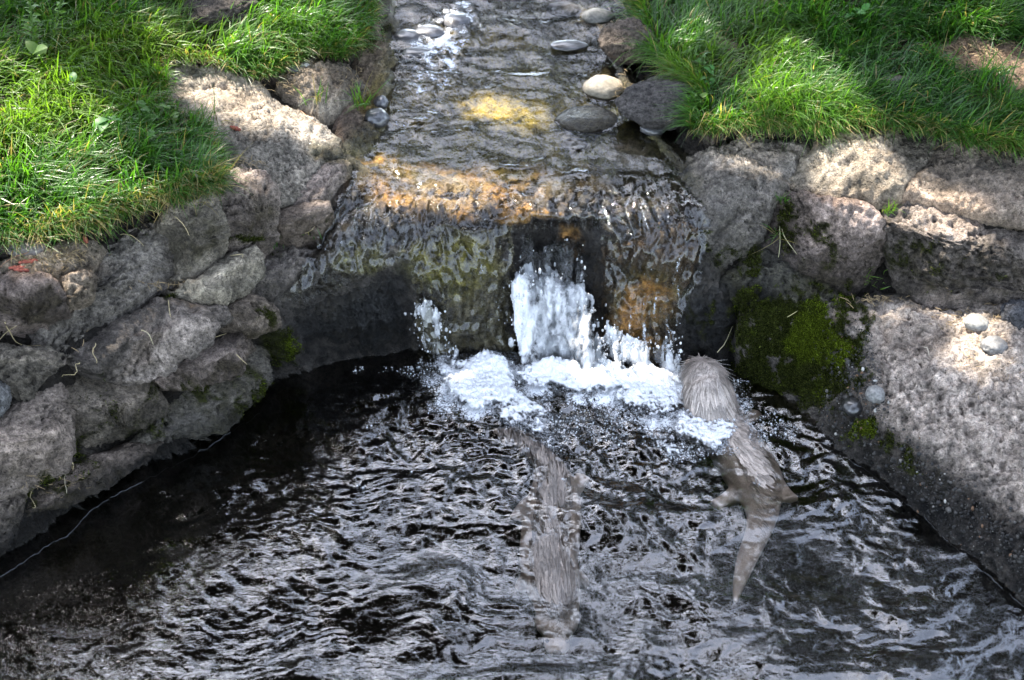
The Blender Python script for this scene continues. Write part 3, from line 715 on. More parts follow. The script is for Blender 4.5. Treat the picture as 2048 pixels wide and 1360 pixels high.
# settle small things on the finished stone
bpy.context.view_layer.update()
_dg = bpy.context.evaluated_depsgraph_get()
def settle(pts, nrm, reach=.09):
    out = np.array(pts, float)
    for i in range(len(out)):
        o = Vector(out[i] + nrm[i] * reach)
        hit, loc, _n, _i, ob, _m = SC.ray_cast(_dg, o, Vector(-nrm[i]), distance=reach * 1.6)
        if hit: out[i] = loc
    return out
# moss: a pile of tiny shoots
rng = np.random.default_rng(123); n = 150000
ml = np.array(MOSS, object); mu, mv = [], []
for e in MOSS:
    kk = int(1500 * e[2] * e[3] / 300 * e[4]); a = R(e[5]) if len(e) > 5 else 0
    x = rng.normal(size=kk) * e[2] * .62; y = rng.normal(size=kk) * e[3] * .62
    mu.append(e[0] + x * math.cos(a) - y * math.sin(a)); mv.append(e[1] + x * math.sin(a) + y * math.cos(a))
mu = np.concatenate(mu); mv = np.concatenate(mv)
mp = S(mu, mv); rel, cav = rock_relief(mp, .8); _, _, mk = rock_look(mu, mv, mp, cav)
pr_ = np.random.default_rng(5).permutation(len(mu)); mu, mv, mp, mk = mu[pr_], mv[pr_], mp[pr_], mk[pr_]
ok = (mk > .35) & (mp[:, 2] > .004) & (poly_sd(mu, mv, FALLS) < 40); mu, mv, mp = mu[ok][:95000], mv[ok][:95000], mp[ok][:95000]; n = len(mu)
mnn = SN(mu, mv); msurf = settle(mp, mnn); mrng = rng
rng = np.random.default_rng(99); n = 3000
gu = np.concatenate([rng.normal(1700, 46, 900), rng.normal(1740, 34, 500), rng.uniform(1640, 2060, n - 1400)]); gv = np.concatenate([rng.normal(705, 55, 900), rng.normal(780, 40, 500), np.zeros(n - 1400)])
gv[1400:] = np.interp(gu[1400:], [1640, 1900, 2060], [800, 1010, 1120]) + rng.normal(0, 46, n - 1400)
ok = poly_sd(gu, gv, [(1600,640),(1740,640),(1770,780),(1900,940),(2070,1050),(2070,1225),(1900,1075),(1700,915),(1640,850)]) > 0
gu, gv = gu[ok], gv[ok]; gp = settle(S(gu, gv), SN(gu, gv)); grng = rng

# ------------------------------------------------------------------ trees round the stream: they shade it and are mirrored in it
DAPPLES = [ # sighted place and radius (px) where the sun comes through
 (70,300,120),(40,400,90),(150,350,70),(190,190,50),(30,210,50),(560,95,70),(660,70,50),(470,110,45),(430,190,70),(520,215,60),(620,245,42),(350,140,35),(270,420,55),(160,490,55),(90,515,40),
 (490,365,30),(970,205,45),(1040,225,25),(880,75,45),(900,365,60),(980,385,40),(850,345,30),(1070,430,34),(960,770,75),(1060,790,50),(1240,760,60),(1340,790,50),(1110,610,70),(1150,690,50),(1270,690,40),(1420,770,45),
 (1600,190,70),(1660,205,50),(1540,215,40),(1480,285,40),(1650,290,42),(1720,280,40),(1700,395,34),(1840,405,36),(1910,425,36),(1380,80,40),(1990,105,40),(2030,140,30),(1215,165,40),(300,705,26),(760,470,34),(700,440,26),(1180,25,34),(1950,720,40),
]
DPT = []
for (u, v, r) in DAPPLES:
    q = S(u, v); DPT.append((q, r * mpp(u, v)))
def let_sun_through(c, pad):
    """True where a leaf at c would stand in one of the sunbeams"""
    hit = np.zeros(len(c), bool)
    wob = .05 * gnoise(c * 1.7, 401)
    for q, r in DPT:
        w = c - q; a = w @ SUN
        d = np.linalg.norm(w - a[:, None] * SUN, axis=1)
        hit |= (a > 0) & (d + wob < max(r, .05) + pad)
    return hit

def leaf_quads(c, size, rng):
    n = len(c)
    a = rng.normal(size=(n, 3)); a /= np.linalg.norm(a, axis=1)[:, None]
    b = np.cross(a, rng.normal(size=(n, 3))); b /= np.linalg.norm(b, axis=1)[:, None]
    s = size * rng.uniform(.7, 1.3, n)[:, None]
    V = np.stack([c - a * s, c - b * s * .45, c + a * s, c + b * s * .45], 1).reshape(-1, 3)
    return V, np.arange(4 * n).reshape(n, 4)

def tree(base, height, crown_c, clumps, spread, per, label, size=.075, trunk_r=.16, seed=0, green=(.020, .032, .012), limbs=12):
    rng = np.random.default_rng(1000 + seed)
    t = empty('tree', base, label, 'tree')
    cl = np.asarray(clumps)
    c = (cl[:, None] + rng.normal(size=(len(cl), per, 3)) * spread * np.array([1, 1, .6])).reshape(-1, 3)
    c = c[~let_sun_through(c, size * .6)]
    V, F = leaf_quads(c, size, rng)
    tone = np.repeat(np.repeat(rng.uniform(.6, 1.4, len(cl)), per)[:len(c)] if False else 1 + .45 * gnoise(c * 1.2, 410 + seed), 4)
    colr = np.array(green)[None] * tone[:, None] * np.repeat(rng.uniform(.75, 1.25, len(c)), 4)[:, None]
    cr = mesh_np('crown', V - np.asarray(base), F, M_CROWN, t, smooth=False, col=colr); cr['kind'] = 'stuff'
    top = np.asarray(crown_c, float); b0 = np.asarray(base, float)
    k = np.linspace(0, 1, 14)[:, None]
    bend = np.stack([.25 * np.sin(k[:, 0] * 3 + seed), .2 * np.sin(k[:, 0] * 4 + 1 + seed), 0 * k[:, 0]], 1) * k * (1 - k) * 3
    pts = b0 + (top - b0) * k + bend
    parts = [tube_np(pts, trunk_r * (1 - .75 * k[:, 0]) + .05 * np.exp(-k[:, 0] * 14), 10)]
    for q in cl[rng.choice(len(cl), min(limbs, len(cl)), replace=False)]:
        f = rng.uniform(.45, .95); a = b0 + (top - b0) * f
        kk = np.linspace(0, 1, 7)[:, None]
        lp = a + (q - a) * kk + np.array([0, 0, .25]) * kk * (1 - kk) * 2
        if let_sun_through(lp, .05).any(): continue
        parts.append(tube_np(lp, trunk_r * .33 * (1 - .8 * kk[:, 0]), 6))
    V, F = join_np(parts)
    mesh_np('trunk', V - b0, F, M_BARK, t, col=np.tile([[.06, .048, .038]], (len(V), 1)))
    return t

r1 = np.random.default_rng(5)
npt = 760
pp = np.stack([r1.uniform(-2.3, 2.3, npt), r1.uniform(.9, 4.25, npt), np.full(npt, .35)], 1)
cl = pp + SUN * r1.uniform(5.2, 9.2, npt)[:, None]
tree((-6.2, 7.6, .6), 7, (-5.4, 6.9, 6.2), cl, .19, 80, 'big leafy tree leaning over the top of the stream and dappling the rocks', size=.085, seed=1, trunk_r=.2, limbs=26)
r2 = np.random.default_rng(6)
cl = np.stack([r2.uniform(-4.5, 4.5, 330), r2.uniform(-4.5, .9, 330), r2.uniform(5.0, 7.4, 330)], 1)  # out-of-view canopy added to block skylight from above and behind
tree((2.2, -5.2, .5), 7, (.6, -2.6, 6.3), cl, .30, 60, 'unseen wide tree added behind the viewer to darken the sky overhead', size=.10, seed=3, trunk_r=.24, limbs=22)
def ball(c, r, n, rng):
    d = rng.normal(size=(n, 3)); d /= np.linalg.norm(d, axis=1)[:, None]
    return np.array(c) + d * np.array(r) * rng.uniform(.35, 1, n)[:, None] ** .6
for k, (bx, by, h, rx, rz, n, lab) in enumerate([
    (-7.5, 10.5, 6.5, 2.6, 3.4, 160, 'tall dark tree standing behind the lawn on the layered bank'),
    (-6.8, 4.5, 5.5, 2.2, 3.0, 130, 'broad tree beside the lawn above the layered bank'),
    (3.4, 8.4, 7.2, 2.5, 2.5, 150, 'slender open tree behind the mossy bank lawn'),
    (7.6, 5.5, 5.0, 2.2, 2.8, 120, 'round tree on the lawn far beyond the mossy bank'),
    (1.6, 14, 6.2, 2.6, 3.4, 170, 'bushy tree across the head of the stream'),
    (-2.2, 15.5, 6.6, 2.7, 3.8, 180, 'dense tree farthest up the stream valley'),
    (6.0, 14, 5.8, 2.7, 3.4, 160, 'spreading tree at the far edge of the back lawn')]):
    rr = np.random.default_rng(50 + k)
    tree((bx, by, .5), h, (bx, by, h), ball((bx, by, h), (rx, rx, rz), n, rr), .32, 34, lab, size=.13, seed=10 + k, trunk_r=.22)

# ------------------------------------------------------------------ pool water
def pool_wave(x, y):
    p = np.stack([x, y, 0 * x], 1)
    wp = p + .055 * np.stack([gnoise(p * 4.2, 501), gnoise(p * 4.2, 502), 0 * x], 1)
    r = np.hypot(x - .08, y - 2.78)
    calm = 1 - .62 * sstep(-.45, -1.05, x + .35 * (y - 2.2)) 
    near = np.exp(-r * .55)
    a = .0125 * fbm(wp * np.array([.8, 1.25, 1]), 4.0, 2, 503)
    patch = .45 + .75 * sstep(-.45, .5, fbm(p, 3.1, 2, 530))
    w2 = wp + .02 * np.stack([gnoise(p * 13., 504), gnoise(p * 13., 505), 0 * x], 1)
    rid = 1 - np.abs(fbm(w2 * np.array([.7, 1.3, 1]), 11., 2, 507)) * 1.7
    b = .0030 * rid + .0019 * gnoise(w2 * np.array([26, 44, 1]), 511)
    c = .0008 * gnoise(w2 * np.array([55, 95, 1]), 513) + .0004 * gnoise(w2 * np.array([110, 170, 1]), 515)
    rg = .0003 * np.sin(r * 190 + 6 * gnoise(p * 5, 517)) * sstep(.1, .5, gnoise(p * 3.7, 519) + .25)
    near_c = .006 * fbm(p, 22., 3, 521) * sstep(.9, .1, r)
    return (a + (b + c + rg) * patch * (.75 + .5 * near)) * calm + near_c

FOAM = [(965,770,82,54,1.35),(915,738,42,18,1.0),(1040,825,70,40,.95,25),(1090,870,44,34,.7),(1235,762,140,27,1.35),(1320,800,96,42,1.1),(1412,846,72,50,1.0),(1450,800,50,34,.8),(1360,885,72,32,.75),(1478,862,56,54,.55,60),(1110,758,80,24,1.2),(1556,860,46,20,.35,50),(1180,850,70,46,.42),(840,742,40,16,.4)]
def foam_at(u, v, seed=0):
    return blobs(u, v, FOAM, 91, 20)
def froth_at(u, v):
    return blobs(u, v, [(a[0], a[1], a[2] * 1.3 + 8, a[3] * 1.35 + 8, a[4] * .9) + tuple(a[5:]) for a in FOAM], 91, 26)
st = 4
st = 3.2
u1 = np.arange(-200, 2252, st); v1 = np.arange(688, 1460, st)
uu, vv = np.meshgrid(u1, v1); ush = uu.shape; uu = uu.ravel().astype(float); vv = vv.ravel().astype(float)
p = P(uu, vv, 0.)
p[:, 2] = pool_wave(p[:, 0], p[:, 1])
fo = froth_at(uu, vv)
fo = fo * (.62 + .55 * fbm(p, 14., 4, 93))
pool = mesh_np('pool_water', p, grid_faces(np.ones(ush, bool)), M_POOL, attrs={'foam': np.clip(fo * .9, 0, 1)})
tag(pool, kind='structure')
q0 = np.concatenate([np.arange(ush[1]) + (ush[0] - 1) * ush[1]])[::8]
near = p[q0].copy()
far = near + np.array([0, -2.6, 0]) * 1.0
Vn = np.vstack([near, near + np.array([0, -.8, 0]), far]); Vn[len(near):, 2] = 0
i = np.arange(2)[:, None] * len(near); j = np.arange(len(near) - 1)[None]
Fn = np.stack([(i + j).ravel(), (i + len(near) + j).ravel(), (i + len(near) + j + 1).ravel(), (i + j + 1).ravel()], 1)
tag(mesh_np('pool_water', Vn, Fn, M_POOL, attrs={'foam': np.zeros(len(Vn))}), kind='structure')

# ------------------------------------------------------------------ stream water, running over the lip and down the rocks as a film
STREAM = [(700,-360),(705,0),(720,110),(712,210),(680,300),(680,352),(668,420),(610,520),(570,600),(600,612),(700,570),(816,520),(836,690),(860,716),(1100,735),(1346,748),(1356,640),(1400,560),(1420,450),(1390,340),(1372,290),(1350,262),(1330,200),(1300,140),(1280,100),(1260,50),(1250,0),(1250,-360)]
st = 3
u1 = np.arange(540, 1450, st); v1 = np.arange(-120, 756, st)
uu, vv = np.meshgrid(u1, v1); ush = uu.shape; uu = uu.ravel().astype(float); vv = vv.ravel().astype(float)
zw = np.interp(vv, [-400, -100, 0, 100, 200, 330, 400, 450], [.545, .488, .470, .440, .418, .396, .385, .37])
zs = samp(ZG, uu, vv)
sn_ = SN(uu, vv); s0_ = S(uu, vv)
act = (vv > 330) & (poly_sd(uu, vv, STREAM) > -30)
off_ = np.zeros(len(uu)); off_[act] = ((settle(s0_[act], sn_[act], .07) - s0_[act]) * sn_[act]).sum(1)
off_ = np.clip(blur(np.maximum(off_, -.03).reshape(ush), 1.8).ravel(), -.03, .06)
pf = s0_ + sn_ * (off_ + .007)[:, None]
bl = sstep(325, 470, vv)
pl = P(uu, vv, zw)
p = pl * (1 - bl)[:, None] + pf * bl[:, None]
# flow ripples: stretched along the current
fl = np.stack([p[:, 0], p[:, 1], p[:, 2]], 1)
wp = fl + .03 * np.stack([gnoise(fl * 7, 601), gnoise(fl * 7, 602), 0 * uu], 1)
ch = .0052 * fbm(wp * np.array([.8, 1.25, 1.]), 10.5, 2, 603) + .0008 * gnoise(wp * np.array([40, 60, 20.]), 605) + .0005 * gnoise(wp * np.array([80, 110, 60.]), 606)
fall = .0055 * fbm(wp * np.array([2.2, .7, .55]), 14., 3, 607) + .0050 * gnoise(wp * np.array([85, 34, 17.]), 609) + .0095 * gnoise(wp * np.array([42, 20, 8.]), 610)
h = ch * (1 - .3 * bl) + fall * bl
rap = blobs(uu, vv, [(880,85,60,55,1.),(920,40,60,30,.7),(860,160,60,40,.6),(820,250,50,50,.35),(870,230,60,40,.4)], 95)
h = h + rap * .008 * fbm(fl, 28., 3, 611)
# standing wave above the lip and dome of water sliding over the curtain
h = h + .006 * np.exp(-((vv - 355 - .04 * (uu - 1200)) / 12) ** 2) * sstep(1080, 1180, uu) * sstep(1390, 1330, uu)
n = SN(uu, vv); n[vv < 400] = (0, 0, 1)
p = p + n * h[:, None]
fo = rap * (.55 + .8 * fbm(fl, 26., 3, 613))
streak = sstep(.0, .6, fbm(wp * np.array([5.5, .7, .45]), 13., 3, 615)) * blobs(uu, vv, [(1300,570,75,180,.6),(930,560,110,150,.36),(1130,470,60,40,.4),(1060,440,300,36,.34),(720,500,130,60,.34)], 96)
fo = np.clip(np.maximum(fo, streak), 0, 1)
sd = poly_sd(uu + 8 * gnoise(np.stack([uu, vv, 0 * uu], 1) / 30., 617), vv, STREAM)
mask = (sd > 0).reshape(ush)
slot = poly_sd(uu, vv, [(1030,462),(1200,462),(1204,700),(1040,700)]).reshape(ush)
mask &= ~(slot > 0)
F = grid_faces(mask); sel = mask.ravel()
V, F, fo2 = compact(p[sel], F, fo[sel])
tag(mesh_np('stream_water', V, F, M_STREAM, attrs={'foam': fo2}), kind='structure')

# ------------------------------------------------------------------ the falls: torn sheets of white water with drops round them
def white_sheet(poly, out, lump, seed, thr, stretch, label, top_lumps=True, drops=200, spread=30, z_extra=0., white=.1, nl=2):
    poly = np.asarray(poly, float)
    c = poly.mean(0); root = empty('waterfall', S(c[0], poly[:, 1].max())[:3], label, 'waterfall', 'falls of the cascade')
    base = np.array(root.location)
    parts = []
    for layer in range(nl):
        us = np.arange(poly[:, 0].min() - 14, poly[:, 0].max() + 14, 1.8); vs_ = np.arange(poly[:, 1].min() - 14, poly[:, 1].max() + 10, 1.8)
        U, W = np.meshgrid(us, vs_); sh = U.shape; U = U.ravel(); W = W.ravel()
        q = np.stack([U, W, 0 * U + layer * 9 + seed], 1)
        sd = poly_sd(U + 9 * fbm(q, 1 / 26., 3, 31 + layer), W + 9 * fbm(q, 1 / 26., 3, 33 + layer), poly)
        p0 = S(U, W)
        tt = np.clip((W - poly[:, 1].min()) / np.ptp(poly[:, 1]), 0, 1)
        o = out * (.35 + .65 * np.sin(np.clip(tt * 1.7, 0, 1.57))) - layer * .02
        pr = np.stack([p0[:, 0] + layer * .31, p0[:, 2] * stretch, 0 * U + layer * 3.1 + seed], 1)
        lumps = fbm(pr, 20., 3, 35 + layer, .45)
        fine = fbm(pr * np.array([1.6, 1.1, 1]), 60., 3, 37 + layer)
        off = o + lump * lumps + lump * .09 * fine
        V = p0 + np.array([0, -1, .25]) * off[:, None]; V[:, 2] += z_extra
        f = .5 + .8 * fbm(pr * np.array([1.25, .75, 1]) + 4.7, 22., 3, 39 + layer, .45)
        keep = (sd + 12 * (f - .5) > 0) & (f > thr)
        m = keep.reshape(sh)
        if m.sum() < 20: continue
        F = grid_faces(m); Vv, F, fa, sde = compact(V[m.ravel()], F, np.clip(f[m.ravel()] * 1.0, 0, 1), sstep(-12, 14, sd + 22 * (f - .5))[m.ravel()])
        o_ = mesh_np('water_sheet', Vv - base, F, M_SPLASH, root, attrs={'foam': np.clip((fa * .95 + white) * sde, 0, 1)})
    rng = np.random.default_rng(seed)
    dv, df = ico(1); pts = []
    cand_u = rng.uniform(poly[:, 0].min() - spread, poly[:, 0].max() + spread, drops * 3); cand_v = rng.uniform(poly[:, 1].min() - spread * .6, poly[:, 1].max() + 6, drops * 3)
    sd = poly_sd(cand_u, cand_v, poly)
    ok = (sd > -spread) & (rng.random(len(sd)) < np.exp(-np.abs(sd) / (spread * .35)))
    cu, cv = cand_u[ok][:drops], cand_v[ok][:drops]
    pp = S(cu, cv) + np.array([0, -1, .3]) * (out * rng.uniform(.6, 2.2, len(cu)))[:, None]
    r = rng.gamma(2.0, .0007, len(cu)) + .0007
    el = rng.uniform(1, 2.6, len(cu))
    V = (dv[None] * r[:, None, None] * np.stack([np.ones_like(el), np.ones_like(el), el], 1)[:, None] + pp[:, None]).reshape(-1, 3)
    F = (df[None] + (np.arange(len(cu)) * len(dv))[:, None, None]).reshape(-1, 3)
    d = mesh_np('droplets', V - base, F, M_SPLASH, root, attrs={'foam': np.repeat(rng.uniform(.4, .9, len(cu)), len(dv))}); d['kind'] = 'stuff'
    return root

white_sheet([(1024,575),(1036,545),(1062,528),(1098,536),(1130,552),(1168,572),(1184,602),(1192,650),(1206,690),(1222,742),(1130,748),(1062,742),(1046,690),(1032,636)], .085, .015, 3, .12, .5, 'main churning gush of white water in the middle of the falls', drops=260, spread=34, white=.04, nl=3)
white_sheet([(1046,470),(1060,466),(1068,500),(1150,470),(1160,462),(1166,520),(1172,570),(1120,560),(1110,520),(1100,560),(1044,556)], .03, .006, 5, .25, .2, 'thin glassy strands of water dropping into the dark slot of the falls', drops=40, spread=12, white=-.5)
white_sheet([(830,612),(852,594),(874,618),(886,650),(896,680),(902,722),(862,718),(852,690),(840,660)], .022, .008, 7, .36, .35, 'small broken trickle of water beside the black dripping wall', drops=140, spread=20)
white_sheet([(1200,668),(1216,640),(1232,655),(1240,690),(1250,740),(1222,744),(1210,710)], .05, .012, 9, .3, .6, 'small white splash between the gush and the orange rock', drops=160, spread=24)
white_sheet([(1244,672),(1300,676),(1340,690),(1346,640),(1352,700),(1352,752),(1250,748)], .034, .007, 11, .36, .22, 'striped thin curtain of water below the orange rock', drops=200, spread=18)

# ------------------------------------------------------------------ foam on the pool
st = 1.7
u1 = np.arange(640, 1660, st); v1 = np.arange(696, 960, st)
uu, vv = np.meshgrid(u1, v1); ush = uu.shape; uu = uu.ravel(); vv = vv.ravel()
p = P(uu, vv, 0.)
fo = foam_at(uu, vv)
n1 = fbm(p, 13., 5, 701, .6); n2 = fbm(p, 85., 3, 703); w1 = worley(p, 130., 705); w2 = worley(p + 3.3, 240., 707)
f = fo * 1.0 + .40 * n1 + .40 * n2 - .34 * (1 - fo)
fcov = f - .30 * w1 - .15 * w2
keep = (fcov > .16) & (fo > .03)
hgt = pool_wave(p[:, 0], p[:, 1]) + .002 + .011 * sstep(.5, 1.3, fo + .3 * n1) + .0035 * n2 * fo + .0028 * (1 - np.clip(w1, 0, 1)) + .0022 * (1 - np.clip(w2, 0, 1))
edge_ = sstep(770, 725, vv) * sstep(880, 960, uu) * sstep(1370, 1300, uu)
hgt = hgt + edge_ * (.010 + .014 * np.abs(n1))
p[:, 2] = hgt
m = keep.reshape(ush); F = grid_faces(m); V, F, fe = compact(p[m.ravel()], F, sstep(.18, 1.15, fcov[m.ravel()]) * 1.15)
fsheet = mesh_np('foam', V, F, M_SPLASH, attrs={'foam': fe}); tag(fsheet, kind='stuff')
rng = np.random.default_rng(77)
cu = rng.uniform(700, 1700, 60000); cv = rng.uniform(705, 980, 60000)
fa = foam_at(cu, cv) + .35 * fbm(P(cu, cv, 0.), 13., 3, 701)
ok = (fa > .2) & (rng.random(len(cu)) < .6 * np.exp(-((fa - .45) / .25) ** 2) + .08)
cu, cv = cu[ok][:2600], cv[ok][:2600]
c = P(cu, cv, 0.); c[:, 2] = pool_wave(c[:, 0], c[:, 1]) + .002
r = rng.gamma(2.5, .0004, len(cu)) + .0005
dv, df = ico(1)
V = (dv[None] * r[:, None, None] + c[:, None]).reshape(-1, 3); F = (df[None] + (np.arange(len(cu)) * len(dv))[:, None, None]).reshape(-1, 3)
tag(mesh_np('foam_bubbles', V, F, M_SPLASH, attrs={'foam': np.repeat(rng.uniform(.2, .8, len(cu)), len(dv))}), kind='stuff')
# thin line of scum where still water meets the stone
for line in ([(-40,1172),(20,1142),(75,1106),(100,1088),(135,1072),(160,1046),(180,1022),(230,990),(290,962),(330,940),(380,915),(430,886),(470,858),(520,826)],
             [(1560,808),(1640,866),(1668,892),(1700,920),(1750,955),(1790,988),(1850,1036),(1900,1088),(1950,1130),(2000,1172),(2080,1242)]):
    a = np.array(line, float); k = np.linspace(0, len(a) - 1, 300); ii = np.minimum(k.astype(int), len(a) - 2); fr = (k - ii)[:, None]
    q = a[ii] * (1 - fr) + a[ii + 1] * fr
    qq = np.stack([q[:, 0], q[:, 1], 0 * k], 1); q[:, 1] += 5 * gnoise(qq / 17., 711)
    w = P(q[:, 0], q[:, 1], .003)
    on = gnoise(qq / 23., 713) + .3 * gnoise(qq / 6., 714) > -.6
    runs = []; st0 = None
    for k2 in range(len(w) + 1):
        if k2 < len(w) and on[k2]:
            st0 = k2 if st0 is None else st0
        elif st0 is not None:
            if k2 - st0 > 3: runs.append(tube_np(w[st0:k2], .0004 + .0003 * np.clip(gnoise(qq[st0:k2] / 15., 716), -1, 1), 5)[:3])
            st0 = None
    V, F = join_np(runs)
    tag(mesh_np('scum_line', V, F, M_STRAW, col=np.tile([[.12, .125, .135]], (len(V), 1))), kind='stuff')

# ------------------------------------------------------------------ otters
def loft(C, rx, rz, n=20):
    C = np.asarray(C, float); rx = np.asarray(rx, float); rz = np.asarray(rz, float)
    k0 = np.linspace(0, len(C) - 1, 50)
    def sp(a):
        # Catmull-Rom through the stations
        i = np.clip(k0.astype(int), 0, len(C) - 2); t = k0 - i
        g = lambda j: a[np.clip(j, 0, len(a) - 1)]
        a0, a1, a2, a3 = g(i - 1), g(i), g(i + 1), g(i + 2)
        if a.ndim > 1: t = t[:, None]
        return .5 * (2 * a1 + (a2 - a0) * t + (2 * a0 - 5 * a1 + 4 * a2 - a3) * t ** 2 + (3 * a1 - a0 - 3 * a2 + a3) * t ** 3)
    C, rx, rz = sp(C), np.maximum(sp(rx), .002), np.maximum(sp(rz), .002)
    T = np.gradient(C, axis=0); T /= np.linalg.norm(T, axis=1)[:, None]
    A = np.cross(T, [0, 0, 1.]); A /= np.linalg.norm(A, axis=1)[:, None] + 1e-9; B = np.cross(A, T)
    an = np.arange(n) / n * 2 * math.pi
    V = C[:, None] + A[:, None] * (rx[:, None] * np.cos(an))[..., None] + B[:, None] * (rz[:, None] * np.sin(an))[..., None]
    V = V.reshape(-1, 3)
    i = np.arange(len(C) - 1)[:, None] * n; j = np.arange(n)[None]; k = (j + 1) % n
    F = np.stack([(i + j).ravel(), (i + k).ravel(), (i + n + k).ravel(), (i + n + j).ravel()], 1)
    V = np.vstack([V, C[0], C[-1]]); m = len(V); base = (len(C) - 1) * n
    c1 = np.stack([np.full(n, m - 2), (np.arange(n) + 1) % n, np.arange(n)], 1)
    c2 = np.stack([np.full(n, m - 1), base + np.arange(n), base + (np.arange(n) + 1) % n], 1)
    return V, F, np.vstack([c1, c2])

def ellipsoid(c, r, rot=None, sub=3):
    V, F = ico(sub); V = V * np.asarray(r)
    if rot is not None: V = V @ np.array(rot.to_matrix()).T
    return V + np.asarray(c), None, F

def fused(parts, voxel=.0045, smooth=6):
    """one continuous skin from overlapping volumes"""
    V, Fs = join_np(parts)
    o = mesh_np('tmp', V, Fs)
    r = o.modifiers.new('r', 'REMESH'); r.mode = 'VOXEL'; r.voxel_size = voxel
    s = o.modifiers.new('s', 'SMOOTH'); s.iterations = smooth; s.factor = .5
    dg = bpy.context.evaluated_depsgraph_get(); dg.update()
    me = o.evaluated_get(dg).to_mesh()
    n = len(me.vertices); co = np.empty(n * 3); me.vertices.foreach_get('co', co); no = np.empty(n * 3); me.vertices.foreach_get('normal', no)
    q = np.array([p.vertices[:] for p in me.polygons if len(p.vertices) == 4]); t = np.array([p.vertices[:] for p in me.polygons if len(p.vertices) == 3])
    o.to_mesh_clear; m = o.data; bpy.data.objects.remove(o); bpy.data.meshes.remove(m)
    return co.reshape(-1, 3), [x for x in (q, t) if len(x)], no.reshape(-1, 3)

def fur_mesh(pos, nor, flow, length, width, rng, clump=.021):
    """wet hair lying along flow and drawn together into points"""
    n = len(pos)
    cid = np.floor(pos / clump).astype(int); key = cid[:, 0] * 73856093 ^ cid[:, 1] * 19349663 ^ cid[:, 2] * 83492791
    uq, inv = np.unique(key, return_inverse=True); cc = np.stack([np.bincount(inv, pos[:, k]) / np.bincount(inv) for k in range(3)], 1)[inv]
    fl = flow - (flow * nor).sum(1)[:, None] * nor; fl /= np.linalg.norm(fl, axis=1)[:, None] + 1e-9
    L = length * rng.uniform(.6, 1.25, n)[:, None]
    tipc = cc + fl * L
    k = np.linspace(0, 1, 5)
    sd = np.cross(nor, fl)
    pts = []
    for t in k:
        a = pos + fl * L * t + nor * (.0004 + .0045 * t * (1 - t))
        b = tipc + nor * .001
        w = .9 * t ** 1.15
        pts.append(a * (1 - w) + (b * t + a * (1 - t)) * w)
    V = []
    for t, q in zip(k, pts):
        w_ = width * (1 - t ** 1.6) + .00012
        V += [q - sd * w_, q + sd * w_]
    V = np.stack(V, 1).reshape(-1, 3)
    b = np.arange(n)[:, None] * 10; j = np.arange(4)[None] * 2
    F = np.stack([(b + j).ravel(), (b + j + 1).ravel(), (b + j + 3).ravel(), (b + j + 2).ravel()], 1)
    tone = np.repeat(np.random.default_rng(3).uniform(.5, 1.3, len(uq))[inv] * rng.uniform(.8, 1.2, n), 10) * np.tile(np.repeat(np.linspace(.75, 1.15, 5), 2), n)
    return V, F, tone

def otter(label, body, legs, head, fur_sel, flow_f, colour, seed, extras=None, fur_len=.03, nfur=2600, furk=1.0, lens_f=None):
    rng = np.random.default_rng(seed)
    parts = [loft(*body)] + [loft(*l, n=12) for l in legs] + head
    V, Fs, no = fused(parts)
    base = np.array([V[:, 0].mean(), V[:, 1].mean(), V[:, 2].min()])
    root = empty('otter', base, label, 'otter')
    tone = 1 + .35 * fbm(V * np.array([1, 1, 2.]), 16., 3, 800 + seed)
    c = np.array(colour) * tone[:, None]
    back = sstep(-.2, .7, no[:, 2])[:, None]
    c = c * (1.15 - .3 * back)
    mesh_np('body', V - base, Fs, M_FUR, root, col=c)
    sel = np.where(fur_sel(V, no))[0]
    if len(sel):
        pick = rng.choice(sel, nfur); pos = V[pick] + rng.normal(size=(nfur, 3)) * .002; nn = no[pick]
        fv, ff, tone = fur_mesh(pos, nn, flow_f(pos), fur_len * (1 if lens_f is None else lens_f(pos)[:, None]), .0015, rng)
        f = mesh_np('fur', fv - base, ff, M_FUR, root, col=np.array(colour) * furk * tone[:, None]); f['kind'] = 'stuff'
    for nm, (ev, ef, ec, em) in (extras or {}).items():
        for one in (ev if isinstance(ev, list) else [ev]):
            mesh_np(nm, one - base, ef, em, root, col=np.tile([ec], (len(one), 1)))
    return root

# the otter with its head out of the foam, facing the falls
W0 = lambda u, v, z: P(u, v, z)
hd = W0(1412, 742, .075)
C = [W0(1470,1205,-0.02), W0(1480,1160,-0.021), W0(1497,1110,-0.023), W0(1518,1060,-0.025), W0(1524,1015,-0.032), W0(1512,965,-0.047), W0(1485,915,-0.053), W0(1452,865,-0.052), W0(1428,824,-0.016), W0(1418,796,0.014), W0(1411,768,0.042), W0(1408,754,0.056)]
rx = [.006, .016, .024, .030, .042, .066, .070, .068, .066, .064, .054, .040]
rz = [.006, .012, .016, .020, .032, .050, .056, .054, .054, .052, .046, .036]
legs = [([W0(1545,965,-.06), W0(1568,985,-.045), W0(1584,1000,-.03)], [.028,.018,.020], [.024,.014,.010]),
        ([W0(1480,985,-.06), W0(1450,1000,-.06), W0(1430,1012,-.06)], [.028,.018,.020], [.024,.014,.010]),
        ([W0(1400,870,-.06), W0(1376,868,-.07), W0(1360,860,-.08)], [.022,.016,.018], [.020,.014,.010]),
        ([W0(1480,850,-.06), W0(1500,838,-.07), W0(1512,825,-.08)], [.022,.016,.018], [.020,.014,.010])]
tip = W0(1406, 746, .052) + np.array([-.006, .035, -.008])
